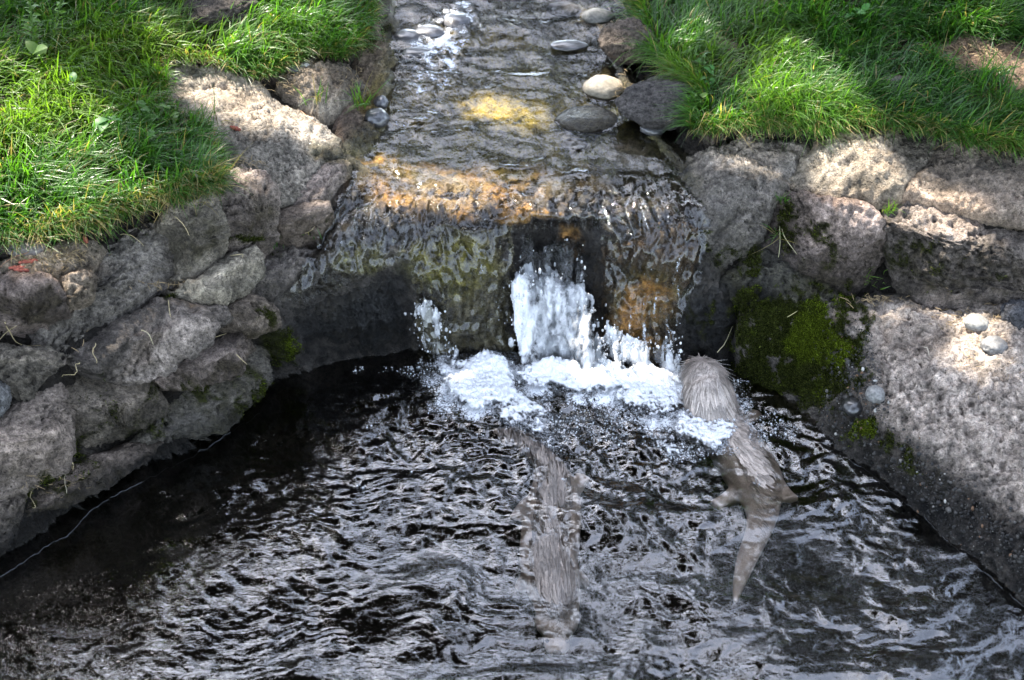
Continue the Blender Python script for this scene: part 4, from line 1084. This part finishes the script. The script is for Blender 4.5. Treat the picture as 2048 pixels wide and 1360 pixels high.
head = [ellipsoid(W0(1409, 758, .048) + np.array([0, .012, -.004]), (.050, .052, .040)),
        ellipsoid(tip, (.030, .030, .024)),
        ellipsoid(W0(1372, 778, .034), (.008, .006, .010), sub=2), ellipsoid(W0(1448, 776, .036), (.008, .006, .010), sub=2)]
wh = []
for s in (-1, 1):
    for k in range(6):
        a = tip + np.array([s * .02, .008, .002]); e = a + np.array([s * (.055 + .006 * k), .015 - .012 * k, .014 - .008 * k])
        t = np.linspace(0, 1, 6)[:, None]; q = a + (e - a) * t + np.array([0, 0, -.012]) * t * t
        wh.append(tube_np(q, .0006 * (1 - .7 * t[:, 0]), 4))
wv, wf = join_np(wh)
eye = [ellipsoid(tip + np.array([s * .022, .006, .016]), (.005, .005, .005), sub=2)[0] for s in (-1, 1)]
ef = ico(2)[1]
nv = ellipsoid(tip + np.array([0, .029, .003]), (.011, .007, .008), sub=2)[0]
axis0 = W0(1407, 750, .075); 
otter('otter with its wet pale head raised out of the foam, facing the falls', (C, rx, rz), legs, head,
      lambda V, no: (V[:, 2] > -.006) & (no[:, 2] > -.4) & (V[:, 1] < tip[1] + .01), lambda q: (q - axis0) * np.array([.75, .25, 0]) + np.array([0, -.035, -.07]), (.55, .465, .40), 11,
      {'whiskers': (wv, wf, (.6, .58, .54), M_STRAW), 'eye': (eye, ef, (.01, .01, .01), M_WETPEB), 'nose': (nv, ef, (.02, .016, .015), M_WETPEB)}, fur_len=.030, nfur=4200, furk=.78, lens_f=lambda q: np.where(q[:, 2] > .02, np.clip(np.linalg.norm((q - axis0)[:, :2], axis=1) / .05, .22, 1.), .8))

# the otter gliding towards the viewer with its back just breaking the surface
C = [W0(985,860,-0.014), W0(1015,868,-0.01), W0(1050,884,-0.011), W0(1082,912,-0.018), W0(1103,950,-0.028), W0(1108,1000,-0.042), W0(1102,1060,-0.049), W0(1098,1120,-0.048), W0(1106,1170,-0.038), W0(1114,1205,-0.037), W0(1114,1238,-0.06), W0(1112,1262,-0.091)]
rx = [.006, .014, .021, .028, .044, .062, .068, .066, .060, .050, .044, .026]
rz = [.006, .011, .015, .020, .032, .046, .052, .052, .050, .046, .038, .022]
legs = [([W0(1064,1010,-.06), W0(1044,1020,-.045), W0(1036,1036,-.03)], [.028,.018,.020], [.024,.014,.010]),
        ([W0(1140,985,-.05), W0(1158,968,-.04), W0(1166,950,-.03)], [.028,.018,.020], [.024,.014,.010]),
        ([W0(1064,1150,-.06), W0(1046,1165,-.08), W0(1040,1180,-.1)], [.022,.016,.018], [.020,.014,.010]),
        ([W0(1146,1150,-.06), W0(1164,1160,-.08), W0(1170,1172,-.1)], [.022,.016,.018], [.020,.014,.010])]
hc = W0(1113, 1240, -.06)
head = [ellipsoid(hc, (.048, .050, .036)), ellipsoid(hc + np.array([0, -.05, -.02]), (.028, .028, .02)),
        ellipsoid(hc + np.array([-.042, .02, .018]), (.009, .006, .010), sub=2), ellipsoid(hc + np.array([.042, .02, .018]), (.009, .006, .010), sub=2)]
tp = hc + np.array([0, -.05, -.02])
eye = [ellipsoid(tp + np.array([s * .021, -.002, .014]), (.005, .005, .005), sub=2)[0] for s in (-1, 1)]
nv = ellipsoid(tp + np.array([0, -.027, .004]), (.011, .007, .008), sub=2)[0]
otter('submerged otter gliding with dark wet back fur just breaking the surface, tail towards the foam', (C, rx, rz), legs, head,
      lambda V, no: (V[:, 2] > -.008) & (no[:, 2] > .25), lambda q: np.tile([[.05, -1., 0.]], (len(q), 1)), (.60, .50, .43), 12,
      {'eye': (eye, ef, (.01, .01, .01), M_WETPEB), 'nose': (nv, ef, (.02, .016, .015), M_WETPEB)}, fur_len=.034, nfur=3200, furk=.38)

# ------------------------------------------------------------------ grass
def blades(root, up, lean, L, bend, width, col, rng, segs=4):
    n = len(root); k = np.linspace(0, 1, segs + 1)
    sidev = np.cross(up, lean); sidev /= np.linalg.norm(sidev, axis=1)[:, None] + 1e-9
    tw = rng.normal(size=n) * .7
    side2 = sidev * np.cos(tw)[:, None] + lean * np.sin(tw)[:, None]
    V = []
    for t in k:
        q = root + up * (L * (t - bend * .62 * t * t))[:, None] + lean * (L * (.12 * t + bend * .85 * t * t))[:, None]
        w = width * (1 - t ** 1.8) * (.55 + .9 * min(t * 3, 1) * .5)
        if t < 1: V += [q - side2 * w[:, None], q + side2 * w[:, None]]
        else: V.append(q)
    m = 2 * segs + 1
    V = np.stack(V, 1).reshape(-1, 3)
    b = np.arange(n)[:, None] * m; j = np.arange(segs - 1)[None] * 2
    Q = np.stack([(b + j).ravel(), (b + j + 1).ravel(), (b + j + 3).ravel(), (b + j + 2).ravel()], 1)
    T = np.stack([b[:, 0] + m - 3, b[:, 0] + m - 2, b[:, 0] + m - 1], 1)
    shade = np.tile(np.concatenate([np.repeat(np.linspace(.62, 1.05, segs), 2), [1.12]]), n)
    return V, [Q, T], np.repeat(col, m, axis=0) * shade[:, None]

def blade_colours(p, rng, n, straw=.05, yellow=.0):
    t = rng.random(n)[:, None]; patch = fbm(p, 2.2, 3, 901)[:, None]
    a = np.array([.030, .105, .016]); b = np.array([.085, .20, .022]); c = np.array([.15, .24, .03])
    k = np.clip(t * .9 + .45 * patch + yellow, 0, 1)
    col = a * (1 - k) + b * k
    y = np.clip(patch * 1.1 + .15 + yellow - .5 * t, 0, .6); col = col * (1 - y) + c * y
    s = rng.random(n) < straw
    col[s] = np.array([.30, .24, .11]) * rng.uniform(.6, 1.2, (s.sum(), 1))
    return col * .74 * rng.uniform(.7, 1.3, n)[:, None]

def lawn(name, lo, hi, n, Lr, wr, seed, lean_dir, straw, yellow, dark=1.):
    rng = np.random.default_rng(seed)
    u = rng.uniform(lo[0], hi[0], n * 3); v = rng.uniform(lo[1], hi[1], n * 3)
    g = grass_mask(u, v)
    p = S(u, v)
    tuft = .5 + .5 * fbm(p, 9., 2, 911)
    ok = (rng.random(len(u)) < g ** 1.3 * np.clip(tuft * 1.3 - .05, .1, 1))
    u, v, p, g, tuft = u[ok][:n], v[ok][:n], p[ok][:n], g[ok][:n], tuft[ok][:n]; n = len(u)
    up = SN(u, v) * .5 + np.array([0, 0, 1.]) + rng.normal(size=(n, 3)) * .22; up /= np.linalg.norm(up, axis=1)[:, None]
    ang = 2.6 * fbm(p, 3.2, 2, 921) + rng.normal(size=n) * .75
    ld = np.array(lean_dir, float)
    lx = ld[0] * np.cos(ang) - ld[1] * np.sin(ang); ly = ld[0] * np.sin(ang) + ld[1] * np.cos(ang)
    lean = np.stack([lx, ly, 0 * lx], 1)
    L = rng.uniform(Lr[0], Lr[1], n) * (.75 + .5 * np.clip(tuft, 0, 1)) * (.55 + .45 * g)
    bend = np.clip(rng.normal(.74, .3, n), .05, 1.25)
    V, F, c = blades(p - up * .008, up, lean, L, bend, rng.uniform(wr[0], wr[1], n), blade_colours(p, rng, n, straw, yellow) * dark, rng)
    o = mesh_np(name, V, F, M_GRASS, col=c); tag(o, kind='stuff')

lawn('grass', (-220, -220), (780, 540), 36000, (.03, .12), (.0013, .0034), 21, (.8, -.5), .055, .08)
lawn('grass', (1230, -220), (2290, 420), 42000, (.03, .115), (.0013, .0034), 22, (.75, -.6), .03, -.10, .9)
# fringe that hangs over the stones
def fringe(line, n, Lr, out, seed, straw=.2, yellow=.0, spread=14):
    rng = np.random.default_rng(seed); a = np.array(line, float)
    k = rng.uniform(0, len(a) - 1.001, n); i = k.astype(int); fr = (k - i)[:, None]
    q = a[i] * (1 - fr) + a[i + 1] * fr + rng.normal(size=(n, 2)) * (spread * .6, spread * .5)
    p = S(q[:, 0], q[:, 1]) ; up = SN(q[:, 0], q[:, 1]) * .4 + np.array([0, 0, 1.]) + rng.normal(size=(n, 3)) * .28; up /= np.linalg.norm(up, axis=1)[:, None]
    lean = np.array(out + (0,))[None] + rng.normal(size=(n, 3)) * (.45, .45, .12); lean /= np.linalg.norm(lean, axis=1)[:, None]
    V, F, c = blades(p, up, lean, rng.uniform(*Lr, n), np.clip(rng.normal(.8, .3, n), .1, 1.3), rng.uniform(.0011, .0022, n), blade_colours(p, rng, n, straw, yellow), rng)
    return mesh_np('grass_fringe', V, F, M_GRASS, col=c)
tag(fringe([(-60,482),(60,474),(150,455),(200,438),(270,411),(340,392),(400,380),(436,362)], 2600, (.04, .11), (.45, -.85), 31, .42, .12, 22), kind='stuff')
tag(fringe([(436,366),(440,330),(420,290),(400,250),(350,230),(310,205),(325,168),(320,122)], 1100, (.025, .065), (.5, -.5), 32, .3, .05, 16), kind='stuff')
tag(fringe([(330,112),(440,126),(520,152),(560,130),(610,104),(690,110),(738,70),(744,0)], 1900, (.03, .07), (.5, -.8), 33, .25, .1, 12), kind='stuff')
tag(fringe([(1268,0),(1292,45),(1302,100),(1340,140),(1390,170),(1408,215),(1390,258)], 1500, (.06, .12), (-.85, -.4), 34, .06, .05, 14), kind='stuff')
tag(fringe([(1390,262),(1480,252),(1560,250),(1640,260),(1690,244),(1760,246),(1850,262),(1950,285),(2060,302)], 3000, (.05, .11), (.1, -.95), 35, .22, .08, 14), kind='stuff')
tag(fringe([(1540,205),(1570,220),(1620,225),(1680,225)], 1500, (.08, .14), (.1, -.4), 36, .04, .35, 34), kind='stuff')
tag(fringe([(1850,110),(1880,150),(1960,200),(2040,215)], 500, (.05, .1), (-.2, -.6), 38, .2, .0, 18), kind='stuff')

# ------------------------------------------------------------------ tufts and weeds that stand alone
def tuft(u, v, n, Lr, label, seed, sp=.012, out=(0, -.3), yellow=.1, straw=.1, up_k=1., name='grass_tuft', cat='grass tuft', wid=.0018, group=None):
    rng = np.random.default_rng(seed); b = S(u, v)
    p = b + np.concatenate([rng.normal(size=(n, 2)) * sp, np.zeros((n, 1))], 1)
    up = np.array([0, 0, 1.]) * up_k + SN(u, v) * .4 + rng.normal(size=(n, 3)) * .3; up /= np.linalg.norm(up, axis=1)[:, None]
    lean = rng.normal(size=(n, 3)) * (.8, .8, .1) + np.array(out + (0,)); lean /= np.linalg.norm(lean, axis=1)[:, None]
    V, F, c = blades(p - b, up, lean, rng.uniform(*Lr, n), np.clip(rng.normal(.5, .3, n), 0, 1.2), rng.uniform(wid * .6, wid * 1.2, n), blade_colours(p, rng, n, straw, yellow), rng)
    o = mesh_np(name, V, F, M_GRASS, col=c); o.location = b
    return tag(o, label, cat, group)
tuft(722, 215, 26, (.05, .12), 'bright upright grass tuft on the wet stones at the edge of the upper stream', 41, yellow=.4, wid=.0026)
tuft(632, 205, 16, (.05, .10), 'thin grass tuft on the low dusty stone beside the pale slab', 42, yellow=.2, straw=.3)
tuft(1556, 470, 16, (.05, .10), 'pale wispy grass tuft hanging in the crack above the mossy hollow', 43, sp=.008, out=(.2, -.8), straw=.5, up_k=.4)
tuft(1565, 405, 18, (.02, .05), 'small green sprig growing in the long crack', 44, sp=.008)
tuft(1776, 425, 26, (.02, .06), 'short green sprig between the sunlit ledge and the grey rock face', 45, sp=.008, yellow=.2)
tuft(1740, 560, 20, (.02, .05), 'dark fern sprig in the shade below the heavy overhanging boulder', 46, sp=.02, out=(.3, -.6), straw=0)
tuft(1965, 185, 60, (.09, .19), 'tall dark grass tuft standing in front of the bare patch of earth', 47, sp=.028, straw=0, yellow=-.1, up_k=1.6)
tuft(1880, 190, 40, (.07, .14), 'dark grass tuft at the lower corner of the bare patch of earth', 48, sp=.025, straw=.02, yellow=-.1)
tuft(396, 262, 34, (.07, .15), 'fresh green grass tuft leaning over the pale slab', 49, sp=.022, out=(.6, -.3), yellow=.15)
tuft(586, 62, 26, (.10, .2), 'long-bladed grass tuft beside the dark hollow stone in the lawn', 50, sp=.025, yellow=.25)
tuft(552, 492, 14, (.02, .045), 'tiny green tuft at the foot of the square block', 51, sp=.010)
tuft(618, 470, 12, (.02, .04), 'tiny fern-like tuft under the stubby block', 52, sp=.012)

def leaf_mesh(L, W, fold=.25, curl=.3):
    k = np.array([0, .12, .35, .65, .88, 1.]); w = np.array([.06, .5, 1, .9, .45, .02]) * W / 2
    V = []
    for t, ww in zip(k, w):
        z = curl * L * (t - t * t) * 1.2 - curl * .35 * L * t * t
        V += [(-ww, t * L, z + fold * ww), (0, t * L, z), (ww, t * L, z + fold * ww)]
    F = []
    for i in range(5):
        F += [(3 * i, 3 * i + 1, 3 * i + 4, 3 * i + 3), (3 * i + 1, 3 * i + 2, 3 * i + 5, 3 * i + 4)]
    return np.array(V), np.array(F)

def weed(u, v, nleaf, L, W, label, seed, col=(.06, .17, .03), name='broadleaf_weed', tall=0., rise=.5, group=None):
    rng = np.random.default_rng(seed); b = S(u, v); root = empty(name, b, label, 'weed', group)
    lv, lf = leaf_mesh(L, W)
    base = None
    if tall > 0:
        k = np.linspace(0, 1, 8)[:, None]
        sp = np.concatenate([.03 * np.sin(k * 2 + seed), .02 * np.sin(k * 3), tall * k], 1)
        V, F, T = tube_np(sp, .0028 * (1 - .6 * k[:, 0]), 6); mesh_np('stem', V, [F, T], M_LEAF, root, col=np.tile([[.07, .13, .03]], (len(V), 1)))
    for i in range(nleaf):
        if base is None or tall == 0 and i < 3:
            o = mesh_np('leaf', lv, lf, M_LEAF, root, col=np.array(col)[None] * rng.uniform(.75, 1.25) * np.ones((len(lv), 1))); base = base or o
        else:
            o = base.copy(); COL.objects.link(o); o.parent = root
        a = i * 2.4 + rng.uniform(-.4, .4)
        if tall > 0:
            t = (i + 1) / nleaf; s = (1.1 - .7 * t) * rng.uniform(.7, 1.2)
            o.location = (.03 * math.sin(t * 2 + seed), .02 * math.sin(t * 3), tall * t)
            o.rotation_euler = (rng.uniform(.0, .8), rng.uniform(-.3, .3), a)
        else:
            s = rng.uniform(.6, 1.15); o.location = (.008 * math.cos(a), .008 * math.sin(a), rng.uniform(.015, .06))
            o.rotation_euler = (rng.uniform(-.1, rise + .3), rng.uniform(-.4, .4), a)
        o.scale = (s, s, s)
    return root
weed(98, 120, 64, .030, .014, 'tall leafy weed rising above the lawn beside the bare dirt', 61, (.075, .15, .02), 'tall_weed', tall=.30)
weed(128, 70, 40, .024, .011, 'shorter leafy weed leaning next to the tall one', 62, (.10, .20, .02), 'tall_weed', tall=.18)
for k, (u, v, n, L, lab) in enumerate([
    (150, 208, 3, .06, 'single rounded weed leaf lit in the middle of the lawn'),
    (290, 258, 9, .055, 'weed with scalloped leaves at the corner of the lawn above the pale slab'),
    (345, 262, 8, .05, 'weed spreading small leaves onto the pale slab'),
    (228, 285, 8, .06, 'pale green weed below the middle of the lawn'),
    (300, 312, 8, .05, 'low weed near the grass edge above the square-shouldered boulder'),
    (80, 150, 7, .07, 'broad-leaved weed at the foot of the tall leafy weed'),
    (1418, 182, 10, .035, 'cluster of small round leaves over the dark stones at the stream edge'),
    (1402, 150, 9, .035, 'pale clover-like weed behind the cluster of round leaves'),
    (1395, 232, 8, .03, 'tiny rounded weed at the lip above the cracked boulder'),
    (1712, 60, 8, .05, 'broad-leaved weed deep in the shaded back lawn'),
    (1560, 120, 8, .05, 'broad-leaved weed behind the sunlit tuft')]):
    weed(u, v, n, L * .68, L * .42, lab, 70 + k, (.035 + .012 * (k % 3), .11, .02))

# ------------------------------------------------------------------ pebbles and stream stones
def pebble(label, u, v, ru, rv, colour, seed, wet=0., depth=None, rot=0., rough=.07, sink=.35, name='pebble', cat='pebble', zlev=None, sub=4, flat=.62):
    m1 = mpp(u, v, .3); a = ru * m1; c = rv * m1; b = c * 1.1 if depth is None else depth * m1
    a *= .98; c_ = c * flat * 1.25
    zs = float(samp(ZG, u, v + rv * .6)) if zlev is None else zlev
    zc = zs + c_ * (1 - 2 * sink) if zlev is None else zlev + c_ * (1 - 2 * sink)
    ctr = P(u, v, zc)
    if cat != 'pebble': sub = 5
    rough *= 1.35
    V, F = ico(sub)
    d = 1 + rough * fbm(V + seed * 3.1, 1.1, 3, 950 + seed) + rough * .3 * fbm(V + seed, 3.5, 3, 960)
    if cat == 'boulder' or rough > .12:
        d = d - .05 * sstep(.15, .45, gnoise(V * 8 + seed, 963)) - .02 * sstep(.2, .5, gnoise(V * 19 + seed, 964)) + .05 * fbm(V + seed, 5., 4, 966, .6) - .08 * np.abs(fbm(V + seed, 1.7, 2, 967))
    W = V * d[:, None] * np.array([a, b, c_])
    ca, sa = math.cos(R(rot)), math.sin(R(rot))
    W = np.stack([W[:, 0] * ca - W[:, 1] * sa, W[:, 0] * sa + W[:, 1] * ca, W[:, 2]], 1)
    tone = 1 + .3 * fbm(V + seed, 2.0, 4, 970)
    base = np.array([0, 0, -c_ * .9])
    if cat == 'pebble':
        speck = 1 + .5 * fbm(V + seed, 9., 3, 975)
        o = mesh_np(name, W - base, F, M_WETPEB if wet > .5 else M_PEBBLE, col=np.array(colour) * (tone * speck)[:, None] * (.40 if wet > .5 else .66))
    else:
        cv_ = sstep(.15, .45, gnoise(V * 8 + seed, 963))
        o = mesh_np(name, W - base, F, M_ROCK, col=np.array(colour) * (tone * (1 - .45 * cv_))[:, None], attrs={'wet': np.full(len(W), wet) * .9 + .6 * sstep(-.3, -.6, V[:, 2]) * (wet < .5), 'moss': np.zeros(len(W))})
    o.location = ctr + base
    return tag(o, label, cat)
G1 = (.20, .195, .195); G2 = (.12, .12, .125); G3 = (.30, .285, .26)
pebble('smooth oval grey pebble lying at the grass edge above the catkins', 52, 497, 33, 15, (.155, .135, .13), 1, rot=4, depth=20)
pebble('rounded stone poking in at the frame edge low on the layered bank', -6, 797, 26, 42, (.17, .168, .165), 2, rough=.1, name='stone', cat='stone')
pebble('small grey pebble sitting at the upstream edge below the lawn', 815, 21, 22, 11, (.11, .115, .12), 3, depth=16, wet=1)
pebble('large dark flat pebble at the head of the stream on the sandy side', 1127, 19, 31, 14, (.095, .092, .092), 4, depth=24)
pebble('flat grey-green pebble beside the large dark one on the sand', 1196, 33, 29, 15, (.17, .165, .145), 5, depth=24, rot=12)
pebble('pitted brown boulder half under the lawn beside the stream', 1252, 84, 50, 47, (.12, .095, .075), 6, rough=.13, depth=50, name='boulder', cat='boulder', sink=.25)
pebble('tan rounded stone lit by the sun at the stream edge', 1206, 176, 38, 25, (.30, .26, .195), 7, depth=34, wet=0)
pebble('dark hump of rock awash in the stream below the tan stone', 1172, 240, 62, 24, (.075, .06, .035), 8, wet=1, depth=44, zlev=.405, sink=.485, name='stone', cat='stone')
pebble('dark rough boulder under the lawn below the pitted brown boulder', 1330, 205, 82, 48, (.085, .077, .072), 9, rough=.14, depth=70, name='boulder', cat='boulder', sink=.3)
pebble('smooth wet pebble at the foot of the dark rough boulder', 1305, 258, 24, 13, (.10, .10, .105), 10, wet=1, depth=18)
pebble('small sunken brown stone in the stream above the lip', 1148, 288, 26, 8, (.09, .07, .04), 11, wet=1, zlev=.386, depth=20, sink=.5)
pebble('round black wet stone beside the bright upright grass tuft', 752, 236, 25, 21, (.085, .085, .09), 12, wet=1, depth=24)
pebble('small wet stone just upstream of the round black one', 762, 205, 14, 15, (.10, .10, .11), 13, wet=1)
pebble('dark wet stone splitting the rapid, nearest the lawn', 815, 75, 28, 15, (.075, .075, .085), 14, wet=1, zlev=.435, depth=26, sink=.4)
pebble('dark wet stone in the middle of the rapid with water sliding over it', 912, 42, 30, 16, (.075, .075, .09), 15, wet=1, zlev=.447, depth=30, sink=.45)
pebble('flat wet stone at the head of the white rapid', 858, 64, 30, 12, (.09, .09, .105), 16, wet=1, zlev=.443, depth=24, sink=.42)
pebble('low dark stone at the tail of the white rapid', 836, 106, 32, 11, (.07, .07, .075), 17, wet=1, zlev=.43, depth=22, sink=.42)
pebble('thin dark stone breaking the surface above the tan stone', 1138, 91, 34, 9, (.075, .07, .065), 18, wet=1, zlev=.442, depth=20, sink=.4)
pebble('two-toned grey pebble on the pale rock under the overhanging boulder', 1953, 646, 25, 19, (.25, .245, .225), 19, depth=24, rot=-10, sink=.15)
pebble('pointed grey pebble on the pale rock, lowest of three', 1987, 691, 27, 20, (.185, .178, .17), 20, depth=25, rough=.11, rot=10, sink=.15)
pebble('large dark rough stone resting on the pale rock at the frame edge', 2036, 630, 34, 36, (.085, .085, .09), 21, rough=.12, depth=40, name='stone', cat='stone')
pebble('round black pebble set in a hollow of the mossy rock', 1705, 813, 22, 22, (.05, .05, .05), 22, wet=1, depth=26, sink=.0)
pebble('angular pale pebble resting above the round black one', 1750, 789, 21, 23, (.26, .255, .24), 23, rough=.13, depth=24, sink=.0)
pebble('dark hollow stone sunk in the lawn at the back', 440, 12, 62, 26, (.075, .062, .052), 24, rough=.16, depth=50, name='boulder', cat='boulder', sink=.3)
pebble('little dark stone chip on the low dusty stone under the grass lip', 588, 137, 16, 6, (.09, .088, .085), 25, depth=12)
pebble('little white pebble next to the dark stone chip', 610, 131, 8, 6, (.42, .40, .37), 26)
pebble('small earthy stone showing in the shaded back lawn', 1795, 163, 20, 12, (.10, .085, .07), 27, rough=.12)
pebble('tiny white pebble on the dark moss of the low rock', 1601, 717, 4, 3, (.6, .58, .55), 28, sub=2)

# grit washed against the mossy rock, too fine to count
rng = grng; n = len(gu)
dv, df = ico(1); r = rng.gamma(1.6, .0009, n) + .0005
V = (dv[None] * r[:, None, None] * rng.uniform(.6, 1.3, (n, 1, 3)) + gp[:, None]).reshape(-1, 3); F = (df[None] + (np.arange(n) * len(dv))[:, None, None]).reshape(-1, 3)
gc = np.array([.038, .036, .033]) * rng.gamma(2.2, .4, n)[:, None]; t = rng.random(n); gc[t < .03] = (.14, .08, .045); gc[t > .985] = (.36, .35, .32)
tag(mesh_np('grit', V, F, M_PEBBLE, col=np.repeat(np.clip(gc, .02, .5), len(dv), axis=0)), kind='stuff')

# moss: a pile of tiny shoots
rng = mrng; n = len(mu); nn = mnn; up = nn + np.array([0, 0, .6]) + rng.normal(size=(n, 3)) * .6; up /= np.linalg.norm(up, axis=1)[:, None]
lean = rng.normal(size=(n, 3)); lean /= np.linalg.norm(lean, axis=1)[:, None]
bright = sstep(.0, .6, fbm(msurf, 13., 3, 981) + .9 * blobs(mu, mv, [(1640,670,60,50,1.),(1680,700,30,60,.8),(1740,860,40,25,1.),(1630,610,40,20,.7),(590,690,14,30,.4)], 98) - .25)[:, None]
mc = (np.array([.030, .036, .008]) * (1 - bright) + np.array([.066, .088, .008]) * bright) * rng.gamma(2.2, .46, (n, 1))
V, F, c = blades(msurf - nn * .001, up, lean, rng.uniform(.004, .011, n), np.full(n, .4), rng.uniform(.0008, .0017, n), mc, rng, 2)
tag(mesh_np('moss', V, F, M_MOSS, col=c), kind='stuff')

# ------------------------------------------------------------------ dry straws, needles and catkins
def strand(label, pts, name='straw', cat='dry straw', rad=.0011, colour=(.40, .33, .19), lift=.009, seed=0, group='dry straws on the rocks'):
    a = np.array(pts, float); k = np.linspace(0, len(a) - 1, 14); i = np.minimum(k.astype(int), len(a) - 2); f = (k - i)[:, None]
    q = a[i] * (1 - f) + a[i + 1] * f
    sn = SN(q[:, 0], q[:, 1]); w = settle(S(q[:, 0], q[:, 1]), sn)
    w = np.array([np.mean(w[max(0, k2 - 2):k2 + 3], axis=0) for k2 in range(len(w))]) + sn * (lift * .4 + .007 * np.sin(np.linspace(0, 3.14, 14)))[:, None]
    V, F, T = tube_np(w, rad * np.linspace(1.1, .6, 14), 5)
    b = w.mean(0)
    o = mesh_np(name, V - b, [F, T], M_STRAW, col=np.tile([colour], (len(V), 1))); o.location = b
    return tag(o, label, cat, group)
strand('long bent straw crossing the shadowed stone under the ledges', [(411,702),(425,684),(450,675),(479,668)])
strand('straw slanting over the broad mossy stone above the waterline', [(462,702),(478,718),(502,734)])
strand('straight straw on the flat top of the light ledge slab', [(272,662),(288,675),(306,692)], colour=(.45,.4,.26))
strand('thin straw standing against the light ledge slab near its back', [(336,612),(338,640),(343,654)])
strand('curled straw on the stepped ledge stone', [(450,515),(462,526),(474,522),(466,536)])
strand('long straw hanging down the wide rough-faced boulder', [(245,446),(270,466),(296,498)])
strand('straw hanging on the large square-shouldered boulder', [(344,436),(358,456),(372,480)])
strand('long straw at the frame edge above the flat-lipped stone', [(-4,640),(30,668),(50,678),(86,682)], colour=(.44,.36,.2))
strand('short straw crossing the long one at the frame edge', [(-4,678),(14,664),(28,652)])
strand('straw lying in the deep crack beside the light ledge slab', [(196,684),(186,704),(182,722)])
strand('straw lower down in the deep crack', [(168,726),(158,748),(148,768)])
strand('pale straw on the lowest mossy strip of the layered bank', [(156,938),(142,972),(134,990)], colour=(.42,.37,.26))
strand('short straw beside the mossy strip of the layered bank', [(138,920),(146,940),(152,928)])
strand('looped straw below the mossy strip', [(70,980),(78,1004),(68,1022)])
strand('straw at the foot of the stubby block', [(608,466),(622,462),(630,450)])
strand('slim straw leaning on the dark moss mound', [(1572,634),(1584,628),(1598,620)], colour=(.38,.35,.16))
strand('single straw stuck on the dark rock above the raised otter head', [(1441,702),(1448,684),(1456,664)], colour=(.40,.36,.22))
strand('bent straw on the pale rock below the grey pebbles', [(1847,696),(1854,706),(1858,718)], colour=(.5,.45,.36))
strand('long pale grass stalk bent over the crack of the mossy bank', [(1558,450),(1562,480),(1556,520)], colour=(.36,.36,.2))
strand('second stalk spreading from the crack of the mossy bank', [(1560,452),(1580,490),(1597,512)], colour=(.40,.37,.22))
strand('brown pine needle twig lying across the pale slab', [(598,206),(612,234),(632,246),(652,256)], name='twig', cat='twig', colour=(.25,.15,.09), group=None)
strand('thin twig on the dusty flat-topped stone beside the oval pebble', [(84,500),(60,512),(20,526),(-4,540)], name='twig', cat='twig', colour=(.2,.11,.07), group=None)
def catkin(label, u, v, length, ang, seed):
    m1 = mpp(u, v, .5); b = S(u, v) + SN(u, v) * .006
    du = math.cos(R(ang)) * length / 2; dv_ = math.sin(R(ang)) * length / 2
    k = np.linspace(-1, 1, 12); w = S(u + du * k, v + dv_ * k) + SN(u + du * k, v + dv_ * k) * .007
    rad = .0052 * np.sqrt(np.clip(1 - (k * .93) ** 2, 0, 1)) * (1 + .18 * np.sin(np.arange(12) * 2.1))
    V, F, T = tube_np(w, rad, 8); V = V + .0008 * fbm(V, 250., 2, seed)[:, None]
    o = mesh_np('catkin', V - b, [F, T], M_STRAW, col=np.array([.20, .052, .034]) * (1 + .4 * fbm(V, 120., 2, seed + 1))[:, None]); o.location = b
    return tag(o, label, 'catkin', 'reddish catkins')
for k, (u, v, l, a, lab) in enumerate([
    (36, 538, 34, -2, 'upper of two red-brown catkins side by side at the frame edge'), (44, 543, 30, 4, 'lower of two red-brown catkins side by side at the frame edge'),
    (57, 526, 38, -8, 'forked red-brown catkin above the pair on the dusty stone'), (171, 482, 16, 70, 'upright red catkin at the grass edge of the wide rough boulder'),
    (470, 261, 24, 18, 'red catkin lying in the middle of the pale slab'), (168, 348, 20, 20, 'red catkin caught in the sunlit lawn'),
    (402, 320, 20, -20, 'red catkin half hidden in the lawn by the pale slab'), (1612, 261, 16, 8, 'red catkin at the grass edge of the cracked boulder')]):
    catkin(lab, u, v, l, a, 30 + k)
# fine litter of needles and straw bits
rng = np.random.default_rng(7); parts = []
cen_ = [(300,405,90,14,150),(470,330,40,12,60),(100,520,70,22,160),(1960,640,80,22,130),(1960,110,90,30,200),(340,570,60,10,40),(240,690,60,20,30),(1740,600,50,10,50),(590,170,50,25,60),(1260,190,40,30,50),(700,160,30,30,40),(1700,258,90,8,80),(110,960,60,30,30),(2000,720,80,60,40),(1500,275,50,10,40),(1230,60,40,40,60)]
for (u, v, su, sv, n) in cen_:
    for _ in range(n):
        x, y = rng.normal(u, su * .6), rng.normal(v, sv * .6); a = rng.uniform(0, 3.14); l = rng.uniform(6, 24)
        kk = np.array([-.5, 0, .5]); w = S(x + math.cos(a) * l * kk, y + math.sin(a) * l * kk * .7) + SN(x + 0 * kk, y + 0 * kk) * np.array([.006, .009, .006])[:, None]
        parts.append(tube_np(w, .0007, 3))
V, F = join_np(parts); nv_ = len(parts[0][0])
lc = np.repeat(np.array([.30, .22, .12]) * rng.uniform(.4, 1.3, (len(parts), 1)), nv_, axis=0)
tag(mesh_np('straw_litter', V, F, M_STRAW, col=lc), kind='stuff')
